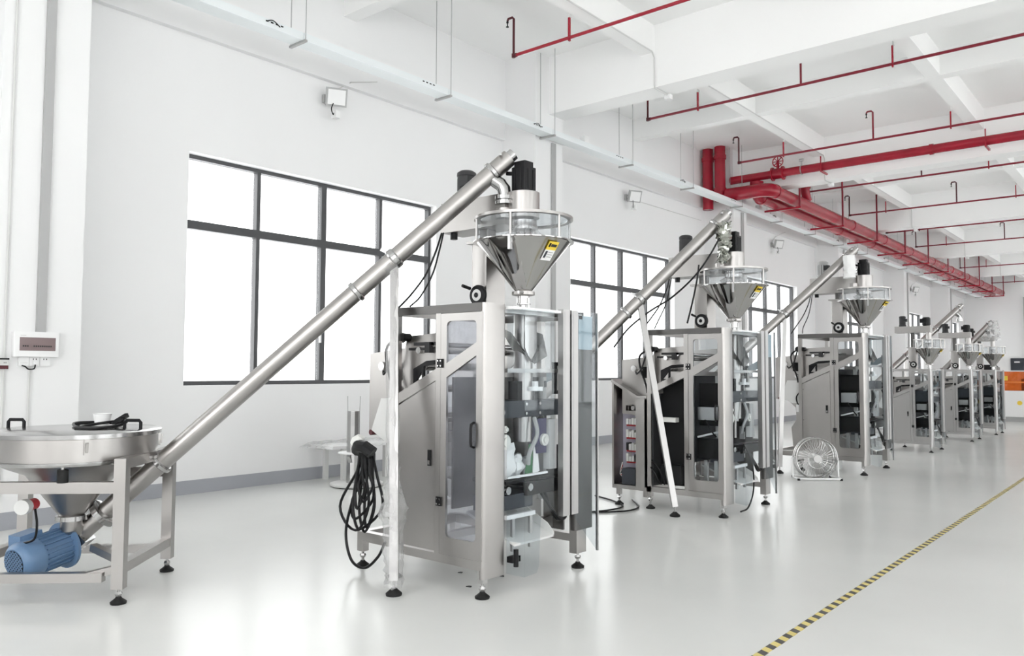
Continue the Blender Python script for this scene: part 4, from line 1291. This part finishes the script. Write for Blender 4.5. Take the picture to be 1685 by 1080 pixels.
for y in (.30, -.30):
    MB().cyl((.20, y, 0), (.20, y, .03), .02, n=10).build('rubber_foot', 'rubber', fan)
    MB().cyl((-.16, y * .9, 0), (-.16, y * .9, .03), .02, n=10).build('rubber_foot', 'rubber', fan)

# ---- open carton of parts under the third machine
ct = thing('parts_crate', 'pale open crate of small parts on the floor under the third machine', 'crate', (-4.42, 13.15, 0))
for a in ((-.20, .20, -.15, .15, 0, .015), (-.20, .20, -.15, -.138, .015, .14), (-.20, .20, .138, .15, .015, .14), (-.20, -.188, -.138, .138, .015, .14), (.188, .20, -.138, .138, .015, .14)):
    MB().box(*a).build('side' if a[5] > .02 else 'bottom', 'light_grey', ct)
pr = random.Random(9)
for i in range(4):
    x, y = -.12 + .07 * i, pr.uniform(-.06, .06)
    tag(MB().cyl((-4.42 + x, 13.15 + y, .016), (-4.42 + x + pr.uniform(-.01, .01), 13.15 + y, .10 + pr.uniform(0, .06)), .018, n=8).build('metal_part', pr.choice(('cream', 'steel_bright', 'steel_dark'))), ('leftmost', 'second', 'third', 'rightmost')[i] + ' of four small metal parts in the pale crate under the third machine', 'part', 'parts in the crate')

# ---- black cables on the floor between the two nearest machines
for k, (pts, lb) in enumerate((([(-5.4, 6.9), (-5.0, 7.3), (-4.9, 7.8), (-5.2, 8.1), (-5.6, 8.3)], 'black cable curving over the floor left of the open cabinet'),
                              ([(-5.8, 7.0), (-5.3, 7.1), (-4.8, 7.5), (-4.75, 7.9), (-5.1, 8.35)], 'second black cable curving over the floor beside the open cabinet'))):
    tag(MB().tube(spline([(x, y, .012) for x, y in pts], 8), .010, 6).build('floor_cable', 'black'), lb, 'cable', 'floor cables')
# ---- white cabinet machine with orange cover at the far right
om = thing('orange_cover_machine', 'white cabinet machine with orange see-through cover and dark screen, far right', 'machine', (-4.42, 29.4, 0))
W = 3.2
MB().box(0, W, 0, 1.6, .16, .98).build('cabinet', 'white_plastic', om)
MB().box(.05, W - .05, .05, 1.55, .0, .16).build('plinth', 'grey_paint', om)
for i in range(3):
    x = .06 + i * .9
    dr = MB().box(x, x + .84, -.018, 0, .20, .94).build('cabinet_door', 'white_plastic', om)
    for z in (.40, .76):
        MB().cyl((x + .76, -.018, z), (x + .76, -.03, z), .035, n=12).build('lock', 'black', dr)
    MB().lathe([(.07, 0), (.07, 1)], (x + .45, -.018, .60), (x + .45, -.021, .60), 16).build('round_label', 'sticker_yellow', dr)
for x in (0, .95, 1.9, W - .06):
    MB().box(x, x + .06, 0, .06, .98, 1.58).build('cover_post', 'orange', om)
MB().box(0, W, 0, .05, 1.22, 1.27).build('cover_rail', 'orange', om)
for x in (.06, 1.01, 1.96):
    MB().box(x, x + .88, .02, .03, .98, 1.58).build('cover_pane', 'orange_acrylic', om)
MB().box(.5, 1.2, .5, 1.0, .98, 1.35).build('inner_stage', 'dark_grey', om)
MB().box(.06, .20, -.002, .018, 1.30, 1.44).build('warning_label', 'sticker_yellow', om)
MB().box(0, W, 0, 1.6, 1.58, 2.06).build('hood', 'white_plastic', om)
MB().box(.30, .95, -.05, 0, 1.62, 2.0).build('screen', 'charcoal_blue', om)
MB().box(.40, .55, -.053, -.05, 1.86, 1.90).build('screen_icon', 'white_plastic', om)
ob = MB().rbox(-.78, -.10, .2, .9, 0, 1.72, .1).build('side_unit', 'light_grey', om)
MB().prism([(-.70, 1.55), (-.15, 1.55), (-.15, 1.72), (-.22, 1.80), (-.62, 1.80), (-.70, 1.74)], 'y', .15, .8).build('side_hood', 'black', ob)
MB().bar((1.0, .4, 2.06), (1.5, .4, 2.6), .04).build('boom', 'light_grey', om)

# ---- small litter on the floor by the nearest machine
for k, (x, y, sx, sy) in enumerate(((-4.05, 4.62, .10, .04), (-4.30, 4.5, .03, .03), (-3.98, 4.25, .035, .03))):
    tag(MB().prism([(x, y), (x + sx, y + sy * .4), (x + sx * .8, y + sy), (x + sx * .2, y + sy * .9)], 'z', .001, .006).build('floor_scrap', 'dark_grey'), ('largest, long dark scrap', 'smallest, rearmost dark scrap', 'small dark scrap nearest the front foot')[k] + ' on the floor under the nearest machine', 'scrap', 'floor scraps')

# ---- long black cables hanging from the second filler
for k, (pts, lb) in enumerate((([(1184, 392, 8.75), (1165, 425, 8.75), (1140, 458, 8.8), (1105, 490, 8.9), (1070, 512, 9.0), (1035, 540, 9.0), (1010, 572, 8.95)], 'long black cable sagging from the second filler down to the open cabinet'),
                               ([(1150, 436, 9.1), (1147, 460, 9.1), (1140, 495, 9.05), (1131, 532, 8.95)], 'short black cable hanging straight down beside the second filler column'))):
    tag(MB().tube(spline([at_depth(*p) for p in pts], 8), .010, 6).build('power_cable', 'black'), lb, 'cable', 'cables hanging from the second filler')
